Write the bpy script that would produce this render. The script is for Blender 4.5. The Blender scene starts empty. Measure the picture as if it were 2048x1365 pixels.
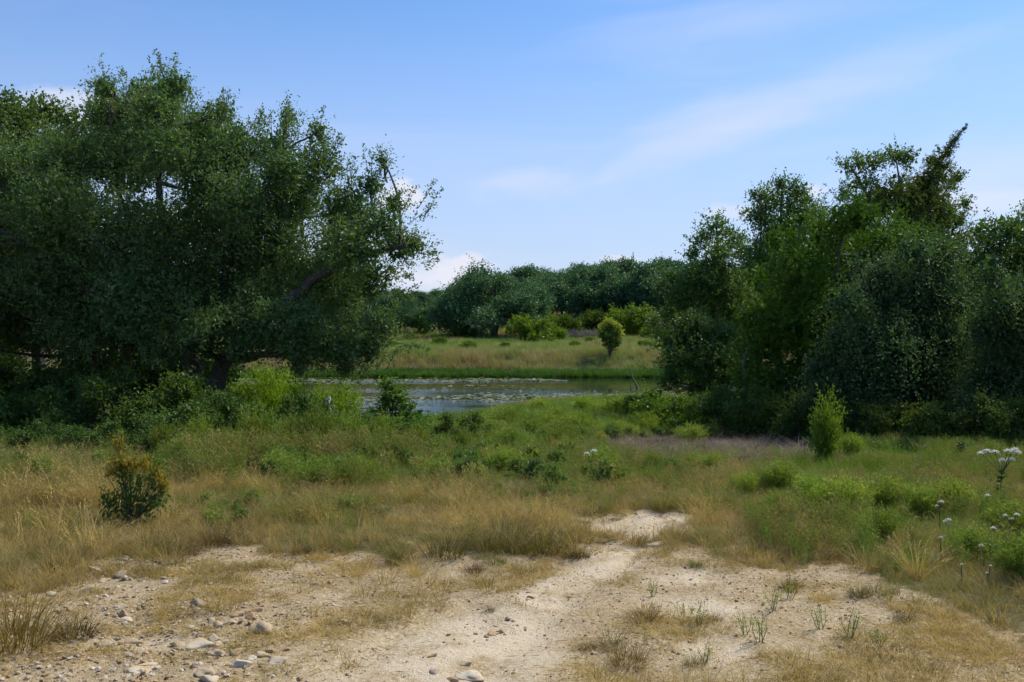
import bpy, bmesh, math
import numpy as np
from mathutils import Vector

SC = bpy.context.scene
C = SC.collection
R = math.radians

# ------------------------------------------------------------------ camera
F, HZ, CX, CZ = 1991.1, 650.0, 1024.0, 2.2      # focal length in photo pixels, horizon row, centre column, eye height
cam = bpy.data.cameras.new('camera')
cam.lens = 35; cam.sensor_width = 36; cam.clip_start = 0.1; cam.clip_end = 3000
cam.shift_y = -(682.5 - HZ) / 2048
camo = bpy.data.objects.new('camera', cam); C.objects.link(camo)
camo.location = (0, 0, CZ); camo.rotation_euler = (R(90), 0, 0)
SC.camera = camo

# ------------------------------------------------------------------ sky, sun, exposure
SUN_AZ, SUN_EL = 58.0, 52.0
SKY_STRENGTH, SUN_STRENGTH = 0.102, 3.6
SC.view_settings.view_transform = 'Standard'; SC.view_settings.look = 'None'
SC.view_settings.gamma = 1; SC.view_settings.use_curve_mapping = False
SC.view_settings.exposure = 0.55
try:
    SC.cycles.use_denoising = True
    SC.cycles.denoiser = 'OPENIMAGEDENOISE'
    SC.cycles.max_bounces = 7; SC.cycles.adaptive_threshold = 0.03; SC.cycles.diffuse_bounces = 5; SC.cycles.glossy_bounces = 3
    SC.cycles.transmission_bounces = 3
    SC.cycles.sample_clamp_indirect = 6
    SC.cycles.use_fast_gi = False
except Exception:
    pass

class NT:
    """short helper to write node trees"""
    def __init__(s, tree): s.t = tree
    def n(s, typ, **kw):
        nd = s.t.nodes.new(typ)
        for k, v in kw.items(): setattr(nd, k, v)
        return nd
    def l(s, a, b): s.t.links.new(a, b)
    def put(s, sock, v):
        if isinstance(v, bpy.types.NodeSocket): s.l(v, sock)
        else: sock.default_value = v
    def math(s, op, a, b=0.0, c=0.0, clamp=False):
        nd = s.n('ShaderNodeMath', operation=op, use_clamp=clamp)
        s.put(nd.inputs[0], a); s.put(nd.inputs[1], b); s.put(nd.inputs[2], c)
        return nd.outputs[0]
    def mix(s, f, a, b, mode='MIX'):
        nd = s.n('ShaderNodeMix', data_type='RGBA', blend_type=mode)
        s.put(nd.inputs[0], f); s.put(nd.inputs[6], a); s.put(nd.inputs[7], b)
        return nd.outputs[2]
    def ramp(s, f, stops, interp='LINEAR'):
        nd = s.n('ShaderNodeValToRGB'); cr = nd.color_ramp; cr.interpolation = interp
        while len(cr.elements) < len(stops): cr.elements.new(0.5)
        for e, (p, c) in zip(cr.elements, stops):
            e.position = p; e.color = (*c, 1) if len(c) == 3 else c
        s.put(nd.inputs[0], f)
        return nd.outputs[0]
    def smooth(s, v, a, b):
        nd = s.n('ShaderNodeMapRange', interpolation_type='SMOOTHSTEP')
        s.put(nd.inputs[0], v); nd.inputs[1].default_value = a; nd.inputs[2].default_value = b
        return nd.outputs[0]
    def noise(s, vec, scale, detail=3, rough=0.5, dist=0.0, w=None):
        nd = s.n('ShaderNodeTexNoise')
        if vec is not None: s.l(vec, nd.inputs['Vector'])
        nd.inputs['Scale'].default_value = scale; nd.inputs['Detail'].default_value = detail
        nd.inputs['Roughness'].default_value = rough; nd.inputs['Distortion'].default_value = dist
        return nd.outputs[0]
    def vmath(s, op, a, b=None):
        nd = s.n('ShaderNodeVectorMath', operation=op)
        s.put(nd.inputs[0], a)
        if b is not None: s.put(nd.inputs[1], b)
        return nd
    def attr(s, name, typ='GEOMETRY'):
        nd = s.n('ShaderNodeAttribute', attribute_type=typ); nd.attribute_name = name
        return nd

W = bpy.data.worlds.new('World'); SC.world = W; W.use_nodes = True
wt = W.node_tree; wt.nodes.clear(); w = NT(wt)
sky = w.n('ShaderNodeTexSky', sky_type='NISHITA')
sky.sun_disc = False; sky.sun_elevation = R(SUN_EL); sky.sun_rotation = R(SUN_AZ)
sky.altitude = 300; sky.air_density = 1.0; sky.dust_density = 0.6; sky.ozone_density = 1.6
tc = w.n('ShaderNodeTexCoord'); gdir = tc.outputs['Generated']
def pdir(px, py):
    return Vector(((px - CX) / F, 1.0, -(py - HZ) / F)).normalized()
def cloud_patch(px, py, half_w, half_h, ang, nscale, soft, amount):
    """one soft cloud in a fixed direction of the sky: an ellipse broken up by noise"""
    d = pdir(px, py); r = Vector((d.y, -d.x, 0)).normalized(); u = r.cross(d)
    a = R(ang); r2 = r * math.cos(a) + u * math.sin(a); u2 = u * math.cos(a) - r * math.sin(a)
    A = w.vmath('DOT_PRODUCT', gdir, tuple(r2)).outputs['Value']
    B = w.vmath('DOT_PRODUCT', gdir, tuple(u2)).outputs['Value']
    D = w.vmath('DOT_PRODUCT', gdir, tuple(d)).outputs['Value']
    comb = w.n('ShaderNodeCombineXYZ')
    w.put(comb.inputs[0], w.math('MULTIPLY', A, F / half_w)); w.put(comb.inputs[1], w.math('MULTIPLY', B, F / half_h))
    comb.inputs[2].default_value = px * 0.37 + py
    nz = w.noise(comb.outputs[0], nscale, 5, 0.55, 0.4)
    q = w.math('SQRT', w.math('ADD', w.math('POWER', w.math('MULTIPLY', A, F / half_w), 2), w.math('POWER', w.math('MULTIPLY', B, F / half_h), 2)))
    q = w.math('ADD', q, w.math('MULTIPLY', w.math('SUBTRACT', nz, 0.5), 1.5))
    m = w.smooth(q, 1.0, 1.0 - soft)
    m = w.math('MULTIPLY', m, w.math('GREATER_THAN', D, 0.0))
    return w.math('MULTIPLY', m, amount)
masks = [cloud_patch(1420, 260, 300, 80, 17, 0.9, 0.98, 0.38), cloud_patch(1640, 190, 420, 90, 15, 0.8, 0.98, 0.20),
         cloud_patch(1060, 365, 170, 50, 6, 1.0, 0.98, 0.36), cloud_patch(1480, 45, 420, 60, 5, 0.9, 0.98, 0.20),
         cloud_patch(1980, 340, 260, 90, 10, 0.8, 0.98, 0.30), cloud_patch(800, 392, 62, 40, 0, 1.6, 0.55, 0.85),
         cloud_patch(925, 540, 90, 38, 8, 1.6, 0.6, 0.9), cloud_patch(1240, 528, 50, 22, 0, 1.8, 0.5, 0.70),
         cloud_patch(150, 215, 120, 45, 0, 1.5, 0.6, 0.60), cloud_patch(1460, 425, 70, 22, 0, 1.5, 0.7, 0.45),
         cloud_patch(1625, 385, 26, 18, 0, 1.5, 0.6, 0.65), cloud_patch(1980, 410, 160, 40, 0, 1.2, 0.9, 0.5),
         cloud_patch(850, 560, 120, 50, 0, 1.2, 0.8, 0.75)]
# thin veil of cirrus all round the sky, drawn out sideways
mp = w.n('ShaderNodeMapping'); w.l(gdir, mp.inputs[0]); mp.inputs['Scale'].default_value = (1.0, 1.3, 6.0); mp.inputs['Rotation'].default_value = (0, R(9), 0)
veil = w.noise(mp.outputs[0], 1.5, 6, 0.55, 0.6)
veil = w.math('MULTIPLY', w.smooth(veil, 0.46, 0.80), 0.32)
sepw = w.n('ShaderNodeSeparateXYZ'); w.l(gdir, sepw.inputs[0])
hz_ = w.math('MULTIPLY', w.smooth(w.math('ABSOLUTE', sepw.outputs[2]), 0.36, 0.02), 0.72)   # thin haze layer low in the sky
tot = veil
for m in masks: tot = w.math('SUBTRACT', w.math('ADD', tot, m), w.math('MULTIPLY', tot, m))
skyc = w.mix(1.0, sky.outputs[0], (0.61, 0.87, 1.15, 1), 'MULTIPLY')
skyc = w.mix(hz_, skyc, (4.0, 4.4, 5.9, 1))
cl = w.mix(tot, skyc, (5.6, 5.7, 6.4, 1))
bg = w.n('ShaderNodeBackground'); w.l(cl, bg.inputs[0]); bg.inputs[1].default_value = SKY_STRENGTH
wo = w.n('ShaderNodeOutputWorld'); w.l(bg.outputs[0], wo.inputs[0])

sun = bpy.data.lights.new('sun', 'SUN'); sun.energy = SUN_STRENGTH; sun.angle = R(7); sun.color = (1.0, 0.90, 0.72)
suno = bpy.data.objects.new('sun', sun); C.objects.link(suno)
sd = Vector((math.sin(R(SUN_AZ)) * math.cos(R(SUN_EL)), math.cos(R(SUN_AZ)) * math.cos(R(SUN_EL)), math.sin(R(SUN_EL))))
suno.rotation_euler = sd.to_track_quat('Z', 'Y').to_euler(); suno.location = (20, 40, 60)

# ------------------------------------------------------------------ numeric helpers
def rng_(seed): return np.random.default_rng(seed)
def vnoise(x, y, seed=0):
    x = np.asarray(x, float); y = np.asarray(y, float)
    xi = np.floor(x).astype(np.int64); yi = np.floor(y).astype(np.int64); fx = x - xi; fy = y - yi
    fx = fx * fx * (3 - 2 * fx); fy = fy * fy * (3 - 2 * fy)
    def h(a, b):
        n = (a * 374761393 + b * 668265263 + seed * 1274126177) & 0x7fffffff
        n = ((n ^ (n >> 13)) * 1274126177) & 0x7fffffff
        return ((n ^ (n >> 16)) & 0xffff) / 65535.0
    return (h(xi, yi) * (1 - fx) + h(xi + 1, yi) * fx) * (1 - fy) + (h(xi, yi + 1) * (1 - fx) + h(xi + 1, yi + 1) * fx) * fy
def fbm(x, y, seed=0, oct=4):
    s = 0; a = 0.5; t = 0
    for k in range(oct):
        s = s + a * vnoise(x * 2 ** k, y * 2 ** k, seed + k * 17); t += a; a *= 0.5
    return s / t
def sstep(v, a, b):
    t = np.clip((v - a) / (b - a), 0, 1); return t * t * (3 - 2 * t)
def unit(v): return v / np.maximum(np.linalg.norm(v, axis=-1, keepdims=True), 1e-9)

WATER = -1.6
def near_shore(x):
    return np.interp(x, [-60, -30, -10, -5, -3.2, -1.6, 0, 3, 8, 20, 40, 60], [40, 40, 40, 39.5, 39.5, 42, 46.5, 50.5, 53, 54, 54, 52]) + 0.7 * (vnoise(x * 0.5, x * 0 + 3, 5) - 0.5)
def far_shore(x): return 71.5 + 1.0 * (vnoise(x * 0.12, x * 0, 9) - 0.5) + 0.6 * (vnoise(x * 0.7, x * 0, 11) - 0.5)
def height(x, y):
    x = np.asarray(x, float); y = np.asarray(y, float)
    z = np.interp(y, [-60, 0, 4, 12, 16, 20, 30, 38], [0.3, 0.05, 0, 0, -0.10, -0.36, -0.98, -1.25])
    ns = near_shore(x); fs = far_shore(x)
    t = (y - 30) / np.maximum(ns - 30, 1)
    mid = -0.98 + t * (WATER + 0.98)
    z = np.where(y > 30, mid, z)
    bed = WATER - np.minimum(0.8, 0.12 * np.minimum(y - ns, fs - y))
    inpond = (y > ns) & (y < fs)
    z = np.where(inpond, bed, z)
    yf = y - fs
    far = np.interp(yf, [0, 2.5, 4.0, 6.5, 9, 38, 60, 80, 130, 230, 530, 2500], [WATER, -1.48, -1.3, -0.25, -0.02, 0.6, 1.9, 3.3, 6, 9, 14, 20])
    z = np.where(y >= fs, far, z)
    # pond ends far out to both sides
    side = sstep(np.abs(x), 62, 78)
    z = np.where((y > 25) & (y < 90), z + side * np.maximum(0, 0.2 - z), z)
    damp = np.where((y > ns - 2) & (y < fs + 1), 0.15, 1.0)
    z = z + damp * 0.22 * (fbm(x * 0.22, y * 0.22, 21, 3) - 0.5) * sstep(np.hypot(x, y), 9, 20)
    z = z + damp * 0.07 * (fbm(x * 1.1, y * 1.1, 23, 3) - 0.5)
    z = z + 0.035 * (fbm(x * 4.5, y * 4.5, 29, 3) - 0.5) * sstep(-y, -30, -14)
    z = z + np.where(y > 120, 1.5, 0) * (fbm(x * 0.02, y * 0.02, 31, 2) - 0.5) * sstep(y, 110, 170)
    return z
def gz(x, y):
    z = height(x, y); ys_ = np.maximum(y, 2.0); px, py = to_px(x, ys_, z)
    b = bare_fn(px, py, x, y); t = track_fn(px, py, x, y) * b
    near = (np.asarray(y) < 15.5) & (np.asarray(y) > 4)
    cxr = np.interp(py, [1040, 1110, 1200, 1310, 1500], [1290, 1215, 1050, 860, 640]); hw_ = np.interp(py, [1040, 1110, 1365], [30, 55, 170])
    rut = np.exp(-((np.abs(px - cxr) - hw_) / (0.38 * hw_)) ** 2)
    return z + np.where(near, -0.022 * t - 0.030 * rut * b + 0.03 * (fbm(x * 2.6, y * 2.6, 63, 4) - 0.5) * b - 0.0 * t + 0.018 * (fbm(x * 9, y * 9, 61, 3) - 0.5) * (b > 0.3) * (1 - 0.6 * t), 0)
def to_px(x, y, z): return CX + F * x / y, HZ - F * (z - CZ) / y
_ys = np.concatenate([np.arange(3.5, 60, 0.05), np.arange(60, 400, 0.25)])
def G(px, py):
    """the point of the ground seen at a pixel of the photograph"""
    xs = (px - CX) / F * _ys; zr = CZ - (py - HZ) / F * _ys
    d = zr - height(xs, _ys); k = int(np.argmax(d < 0))
    if d[k] >= 0: k = len(_ys) - 1
    y = _ys[k]
    return float(xs[k]), float(y), float(gz(np.array([xs[k]]), np.array([y]))[0])
def at(px, D):
    x = (px - CX) / F * D
    return float(x), float(D), float(height(x, D))
def P3(px, py, D): return np.array([(px - CX) / F * D, D, CZ - (py - HZ) / F * D])

# ------------------------------------------------------------------ mesh helpers
def mesh_np(name, V, polys, attrs=None, smooth=False):
    """polys: list of (M,k) index arrays; attrs: dict name -> per-vertex float array"""
    me = bpy.data.meshes.new(name)
    V = np.asarray(V, np.float32)
    me.vertices.add(len(V)); me.vertices.foreach_set('co', V.ravel())
    polys = [np.asarray(p, np.int32) for p in polys if len(p)]
    loops = np.concatenate([p.ravel() for p in polys])
    tot = np.concatenate([np.full(len(p), p.shape[1], np.int32) for p in polys])
    start = np.concatenate([[0], np.cumsum(tot)[:-1]]).astype(np.int32)
    me.loops.add(len(loops)); me.loops.foreach_set('vertex_index', loops)
    me.polygons.add(len(tot)); me.polygons.foreach_set('loop_start', start); me.polygons.foreach_set('loop_total', tot)
    me.polygons.foreach_set('use_smooth', np.full(len(tot), smooth))
    for k, a in (attrs or {}).items():
        at_ = me.attributes.new(k, 'FLOAT', 'POINT'); at_.data.foreach_set('value', np.asarray(a, np.float32))
    me.update(); me.validate()
    return me
class MB:
    def __init__(s): s.V = []; s.Q = []; s.T = []; s.A = []; s.n = 0
    def add(s, V, Q=None, T=None, a=0.5):
        V = np.asarray(V, float).reshape(-1, 3)
        s.V.append(V); s.A.append(np.broadcast_to(np.asarray(a, float), (len(V),)))
        if Q is not None and len(Q): s.Q.append(np.asarray(Q) + s.n)
        if T is not None and len(T): s.T.append(np.asarray(T) + s.n)
        s.n += len(V)
    def tube(s, path, rad, sides=6, a=0.5):
        path = np.asarray(path, float); n = len(path); rad = np.broadcast_to(np.asarray(rad, float), (n,))
        tan = unit(np.gradient(path, axis=0)); ref = np.array([0.31, 0.95, 0.07])
        u = unit(np.cross(tan, ref)); v = np.cross(tan, u)
        ang = np.linspace(0, 2 * math.pi, sides, endpoint=False)
        ring = path[:, None] + rad[:, None, None] * (np.cos(ang)[None, :, None] * u[:, None] + np.sin(ang)[None, :, None] * v[:, None])
        i = np.arange(n - 1)[:, None] * sides; j = np.arange(sides)[None]; k = (j + 1) % sides
        Q = np.stack([i + j, i + k, i + sides + k, i + sides + j], -1).reshape(-1, 4)
        s.add(ring.reshape(-1, 3), Q, a=a)
    def mesh(s, name, smooth=False):
        polys = []
        if s.Q: polys.append(np.concatenate(s.Q))
        if s.T: polys.append(np.concatenate(s.T))
        return mesh_np(name, np.concatenate(s.V), polys, {'rnd': np.concatenate(s.A)}, smooth)
def obj(name, me, mat=None, parent=None, loc=None):
    o = bpy.data.objects.new(name, me)
    if mat is not None and me is not None and not me.materials: me.materials.append(mat)
    C.objects.link(o)
    if parent is not None: o.parent = parent
    if loc is not None: o.location = loc
    return o
def tag(o, label=None, cat=None, group=None, kind=None):
    if label: o['label'] = label
    if cat: o['category'] = cat
    if group: o['group'] = group
    if kind: o['kind'] = kind
    return o
def thing(name, label, cat, loc=(0, 0, 0), group=None, rz=0, sc=1.0):
    o = bpy.data.objects.new(name, None); C.objects.link(o)
    o.empty_display_size = 0.2
    o.location = loc; o.rotation_euler = (0, 0, rz); o.scale = (sc, sc, sc) if not hasattr(sc, '__len__') else sc
    return tag(o, label, cat, group)
def copy_thing(root, label, loc, rz=0, sc=1.0, group=None, color=None):
    r = root.copy(); C.objects.link(r); r.location = loc; r.rotation_euler = (0, 0, rz)
    r.scale = (sc, sc, sc) if not hasattr(sc, '__len__') else sc
    r['label'] = label
    if group: r['group'] = group
    for ch in list(root.children):
        c = ch.copy(); C.objects.link(c); c.parent = r
        if color: c.color = (*color, 1)
    return r

# ------------------------------------------------------------------ materials
def new_mat(name):
    m = bpy.data.materials.new(name); m.use_nodes = True; m.node_tree.nodes.clear()
    return m, NT(m.node_tree)
def leaf_mat(name, cols, trans=0.35, rough=0.45, spec=0.35, inst=False, tcol=(1.25, 1.3, 0.55)):
    """foliage: colour drawn leaf by leaf (attribute rnd), or plant by plant (instance attribute tint)"""
    m, n = new_mat(name)
    f = n.attr('rnd').outputs['Fac']
    if inst:
        t = n.attr('tint', 'INSTANCER').outputs['Fac']
        f = n.math('ADD', t, n.math('MULTIPLY', n.math('SUBTRACT', f, 0.5), 0.35), clamp=True)
    k = len(cols)
    col = n.ramp(f, [(i / (k - 1), c) for i, c in enumerate(cols)])
    oi = n.n('ShaderNodeObjectInfo')
    col = n.mix(1.0, col, oi.outputs['Color'], 'MULTIPLY')
    p = n.n('ShaderNodeBsdfPrincipled'); n.l(col, p.inputs['Base Color'])
    p.inputs['Roughness'].default_value = rough; p.inputs['Specular IOR Level'].default_value = spec
    tr = n.n('ShaderNodeBsdfTranslucent'); n.l(n.mix(1.0, col, (*tcol, 1), 'MULTIPLY'), tr.inputs[0])
    mx = n.n('ShaderNodeMixShader'); mx.inputs[0].default_value = trans
    n.l(p.outputs[0], mx.inputs[1]); n.l(tr.outputs[0], mx.inputs[2])
    o = n.n('ShaderNodeOutputMaterial'); n.l(mx.outputs[0], o.inputs[0])
    return m
def bark_mat(name, c0, c1):
    m, n = new_mat(name)
    tcx = n.n('ShaderNodeTexCoord'); mp = n.n('ShaderNodeMapping'); n.l(tcx.outputs['Object'], mp.inputs[0]); mp.inputs['Scale'].default_value = (9, 9, 2.2)
    nz = n.noise(mp.outputs[0], 2.0, 5, 0.65, 0.5)
    col = n.ramp(nz, [(0.3, c0), (0.7, c1)])
    p = n.n('ShaderNodeBsdfPrincipled'); n.l(col, p.inputs['Base Color']); p.inputs['Roughness'].default_value = 0.9
    b = n.n('ShaderNodeBump'); b.inputs['Strength'].default_value = 0.7; b.inputs['Distance'].default_value = 0.04; n.l(nz, b.inputs['Height']); n.l(b.outputs[0], p.inputs['Normal'])
    o = n.n('ShaderNodeOutputMaterial'); n.l(p.outputs[0], o.inputs[0])
    return m
M_OAK = leaf_mat('oak leaves', [(0.052, 0.114, 0.043), (0.099, 0.175, 0.053), (0.179, 0.261, 0.073)], 0.36, 0.5, 0.3)
M_OAK2 = leaf_mat('elm leaves', [(0.053, 0.098, 0.018), (0.083, 0.140, 0.026), (0.128, 0.182, 0.039)], 0.4, 0.45, 0.35)
M_OAKR = leaf_mat('small oak leaves', [(0.058, 0.121, 0.029), (0.094, 0.179, 0.036), (0.169, 0.230, 0.049)], 0.35, 0.42, 0.4)
M_CEDAR = leaf_mat('juniper sprays', [(0.037, 0.095, 0.012), (0.081, 0.168, 0.013), (0.146, 0.248, 0.022)], 0.25, 0.6, 0.2)
M_RUST = leaf_mat('olive juniper sprays', [(0.056, 0.095, 0.020), (0.105, 0.147, 0.030), (0.168, 0.190, 0.041)], 0.3, 0.6, 0.2)
M_VINE = leaf_mat('vine leaves', [(0.030, 0.073, 0.031), (0.059, 0.117, 0.045), (0.119, 0.182, 0.076)], 0.35, 0.55, 0.18)
M_FAR = leaf_mat('far oak leaves', [(0.043, 0.110, 0.055), (0.069, 0.159, 0.064), (0.119, 0.215, 0.084)], 0.28, 0.5, 0.35)
M_BUSH = leaf_mat('bush leaves', [(0.042, 0.090, 0.018), (0.085, 0.148, 0.025), (0.158, 0.216, 0.038)], 0.38, 0.5, 0.3)
M_BRIGHT = leaf_mat('bright shrub leaves', [(0.081, 0.150, 0.013), (0.134, 0.216, 0.021), (0.216, 0.285, 0.031)], 0.42, 0.55, 0.25)
M_FINE = leaf_mat('feathery shrub leaves', [(0.103, 0.179, 0.024), (0.178, 0.263, 0.038), (0.281, 0.337, 0.059)], 0.4, 0.55, 0.25)
M_YELLOW = leaf_mat('yellowing leaves', [(0.15, 0.145, 0.02), (0.28, 0.22, 0.03), (0.42, 0.30, 0.05)], 0.42, 0.5, 0.3)
M_YGREEN = leaf_mat('pale yellow leaves', [(0.198, 0.264, 0.040), (0.324, 0.374, 0.060), (0.432, 0.440, 0.080)], 0.42, 0.5, 0.3)
M_GREYTWIG = leaf_mat('grey dead twigs', [(0.14, 0.125, 0.11), (0.20, 0.18, 0.16), (0.28, 0.25, 0.22)], 0.0, 0.8, 0.1)
GRASS_COLS = [(0.50, 0.385, 0.145), (0.38, 0.285, 0.115), (0.23, 0.20, 0.07), (0.190, 0.245, 0.045), (0.130, 0.250, 0.028)]
M_GRASS = leaf_mat('grass blades', GRASS_COLS, 0.35, 0.6, 0.2, True, (1.2, 1.15, 0.7))
M_GRASS_T = leaf_mat('tuft blades', [(0.10, 0.085, 0.035), (0.19, 0.14, 0.06), (0.34, 0.25, 0.10)], 0.35, 0.6, 0.2, False, (1.2, 1.15, 0.7))
M_LITTER_SHADE = leaf_mat('matted dead grass', [(0.115, 0.095, 0.076), (0.184, 0.151, 0.117), (0.276, 0.224, 0.163)], 0.2, 0.8, 0.1, True, (1.1, 1.05, 0.9))
M_REED = leaf_mat('reed blades', [(0.041, 0.102, 0.017), (0.075, 0.163, 0.026), (0.136, 0.231, 0.043)], 0.4, 0.5, 0.3, True)
M_REDGRASS = leaf_mat('reddish bank grass', [(0.31, 0.25, 0.12), (0.31, 0.30, 0.12), (0.23, 0.31, 0.09), (0.14, 0.28, 0.045)], 0.35, 0.7, 0.15, True, (1.2, 1.05, 0.8))
M_PETAL = leaf_mat('white petals', [(0.72, 0.72, 0.66), (0.80, 0.80, 0.74), (0.84, 0.84, 0.80)], 0.3, 0.6, 0.2, False, (1, 1, 0.95))
M_YFLOWER = leaf_mat('yellow petals', [(0.60, 0.38, 0.02), (0.72, 0.48, 0.03)], 0.3, 0.6, 0.2, True, (1, 1, 0.8))
M_STEM = leaf_mat('green stems', [(0.06, 0.10, 0.03), (0.10, 0.15, 0.05)], 0.1, 0.6, 0.2)
M_DRYSTEM = leaf_mat('dry stems', [(0.30, 0.23, 0.12), (0.38, 0.30, 0.17)], 0.0, 0.8, 0.1)
B_OAK = bark_mat('oak bark', (0.035, 0.030, 0.025), (0.10, 0.088, 0.075))
B_GREY = bark_mat('grey bark', (0.09, 0.08, 0.07), (0.20, 0.18, 0.16))

# ------------------------------------------------------------------ terrain
def bare_fn(px, py, x, y):
    """1 where the pale caliche lies open, 0 under turf"""
    rowA = np.interp(px, [-600, 0, 200, 400, 600, 860, 1020, 1180, 1280, 1400, 1500, 1700, 1850, 2048, 2600],
                     [1220, 1150, 1125, 1110, 1090, 1108, 1112, 1108, 1070, 1080, 1095, 1130, 1190, 1270, 1400])
    nz = (fbm(x * 1.3, y * 1.3, 41, 4) - 0.5)
    nz3 = fbm(x * 3.5, y * 3.5, 43, 3) - 0.5
    b = sstep(py + nz * 130 + nz3 * 90, rowA - 22, rowA + 22)
    # sandy hollow further up the track
    e = np.hypot((px - 1300) / 150, (py - 1046) / 28) + nz * 1.6 + (fbm(x * 5, y * 5, 44, 3) - 0.5) * 1.2
    b = np.maximum(b, sstep(-e, -1.05, -0.75))
    return b
def track_fn(px, py, x, y):
    """the worn, almost white wheel track"""
    nz = (fbm(x * 1.0, y * 1.0, 47, 4) - 0.5)
    cx = np.interp(py, [1040, 1075, 1110, 1150, 1200, 1260, 1310, 1365, 1500], [1300, 1270, 1215, 1140, 1060, 950, 840, 760, 620])
    wd = np.interp(py, [1040, 1110, 1150, 1200, 1260, 1365, 1500], [60, 90, 95, 150, 230, 300, 350])
    t = sstep(-np.abs(px - cx) / wd + nz * 1.6, -1.1, -0.35)
    for ex, ey, rx, ry in ((1440, 1215, 130, 32), (1430, 1300, 110, 38), (1400, 1150, 120, 24), (290, 1285, 120, 18), (1600, 1130, 90, 18), (1310, 1046, 140, 24)):
        e = np.hypot((px - ex) / rx, (py - ey) / ry) + nz * 1.8
        t = np.maximum(t, sstep(-e, -1.15, -0.6))
    return t
def grid_axis(lo, hi, fine_lo, fine_hi, step, grow):
    a = list(np.arange(fine_lo, fine_hi + 1e-6, step)); s = step
    while a[-1] < hi: s *= grow; a.append(a[-1] + s)
    b = []; s = step; v = fine_lo
    while v > lo: s *= grow; v -= s; b.append(v)
    return np.array(b[::-1] + a)
gx = grid_axis(-700, 700, -6.5, 6.5, 0.075, 1.05)
gy = grid_axis(-60, 1500, 4.8, 13.5, 0.075, 1.03)
XX, YY = np.meshgrid(gx, gy); ZZ = height(XX, YY)
safe = np.maximum(YY, 2.0)
PX, PY = to_px(XX, safe, ZZ)
bare = bare_fn(PX, PY, XX, YY); track = track_fn(PX, PY, XX, YY) * bare
bare = np.where(YY > 15.5, 0, np.where(YY < 4, 0.8, bare)); track = np.where(YY > 15.5, 0, track)
ZZ = gz(XX, YY)
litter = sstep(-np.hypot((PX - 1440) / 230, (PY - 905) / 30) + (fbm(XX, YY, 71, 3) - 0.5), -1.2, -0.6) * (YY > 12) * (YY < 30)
litter = np.maximum(litter, sstep(-np.hypot((PX - 130) / 320, (PY - 900) / 40) + (fbm(XX, YY, 72, 3) - 0.5), -1.2, -0.6) * (YY > 12) * (YY < 30))  # grey litter tone on both strips also paints in the tree shade
nx, ny = len(gx), len(gy)
i0 = (np.arange(ny - 1)[:, None] * nx + np.arange(nx - 1)[None]).ravel()
quads = np.stack([i0, i0 + 1, i0 + nx + 1, i0 + nx], -1)
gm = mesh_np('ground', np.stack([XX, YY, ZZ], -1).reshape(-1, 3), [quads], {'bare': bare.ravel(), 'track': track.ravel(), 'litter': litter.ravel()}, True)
m, n = new_mat('ground')
geo = n.n('ShaderNodeNewGeometry'); pos = geo.outputs['Position']
n1 = n.noise(pos, 3.0, 6, 0.6); n2 = n.noise(pos, 26.0, 4, 0.65); n3 = n.noise(pos, 140.0, 2, 0.6)
vor = n.n('ShaderNodeTexVoronoi'); n.l(pos, vor.inputs['Vector']); vor.inputs['Scale'].default_value = 42; vor.inputs['Randomness'].default_value = 1
vor2 = n.n('ShaderNodeTexVoronoi'); n.l(pos, vor2.inputs['Vector']); vor2.inputs['Scale'].default_value = 95
soil = n.ramp(n2, [(0.3, (0.10, 0.075, 0.045)), (0.7, (0.20, 0.155, 0.095))])
green = n.ramp(n1, [(0.35, (0.07, 0.075, 0.025)), (0.65, (0.15, 0.13, 0.055))])
turf = n.mix(n.smooth(n2, 0.4, 0.65), green, soil)
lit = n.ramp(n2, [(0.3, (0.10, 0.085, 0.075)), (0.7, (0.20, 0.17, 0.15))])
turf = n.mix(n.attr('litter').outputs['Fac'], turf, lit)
pebc = n.ramp(vor.outputs['Color'], [(0.0, (0.26, 0.195, 0.105)), (0.45, (0.37, 0.29, 0.175)), (0.85, (0.50, 0.42, 0.29)), (1.0, (0.22, 0.19, 0.145))])
dust = n.ramp(n1, [(0.3, (0.31, 0.235, 0.13)), (0.7, (0.40, 0.32, 0.195))])
cal = n.mix(n.smooth(n2, 0.36, 0.56), dust, pebc)
white = n.ramp(n2, [(0.3, (0.47, 0.39, 0.275)), (0.7, (0.59, 0.51, 0.38))])
tr_ = n.math('MULTIPLY', n.attr('track').outputs['Fac'], n.smooth(n1, 0.25, 0.6))
och = n.smooth(n.noise(pos, 1.1, 4, 0.6), 0.46, 0.66)
cal = n.mix(n.math('MULTIPLY', och, 0.55), cal, n.mix(1.0, cal, (0.86, 0.72, 0.48, 1), 'MULTIPLY'))
gry = n.smooth(n.noise(pos, 2.3, 4, 0.6, 0.8), 0.55, 0.72)
cal = n.mix(n.math('MULTIPLY', gry, 0.75), cal, n.mix(1.0, cal, (0.68, 0.66, 0.62, 1), 'MULTIPLY'))
cal = n.mix(tr_, cal, white)
bf = n.smooth(n.math('ADD', n.attr('bare').outputs['Fac'], n.math('MULTIPLY', n.math('SUBTRACT', n2, 0.5), 0.8)), 0.3, 0.7)
n4 = n.noise(pos, 75.0, 3, 0.7)
cal = n.mix(n.math('MULTIPLY', n.smooth(n4, 0.52, 0.70), 0.55), cal, n.mix(1.0, cal, (0.55, 0.50, 0.44, 1), 'MULTIPLY'))
cal = n.mix(n.math('MULTIPLY', n.smooth(n4, 0.46, 0.30), 0.35), cal, n.mix(1.0, cal, (1.22, 1.22, 1.2, 1), 'MULTIPLY'))
col = n.mix(bf, turf, cal)
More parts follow.
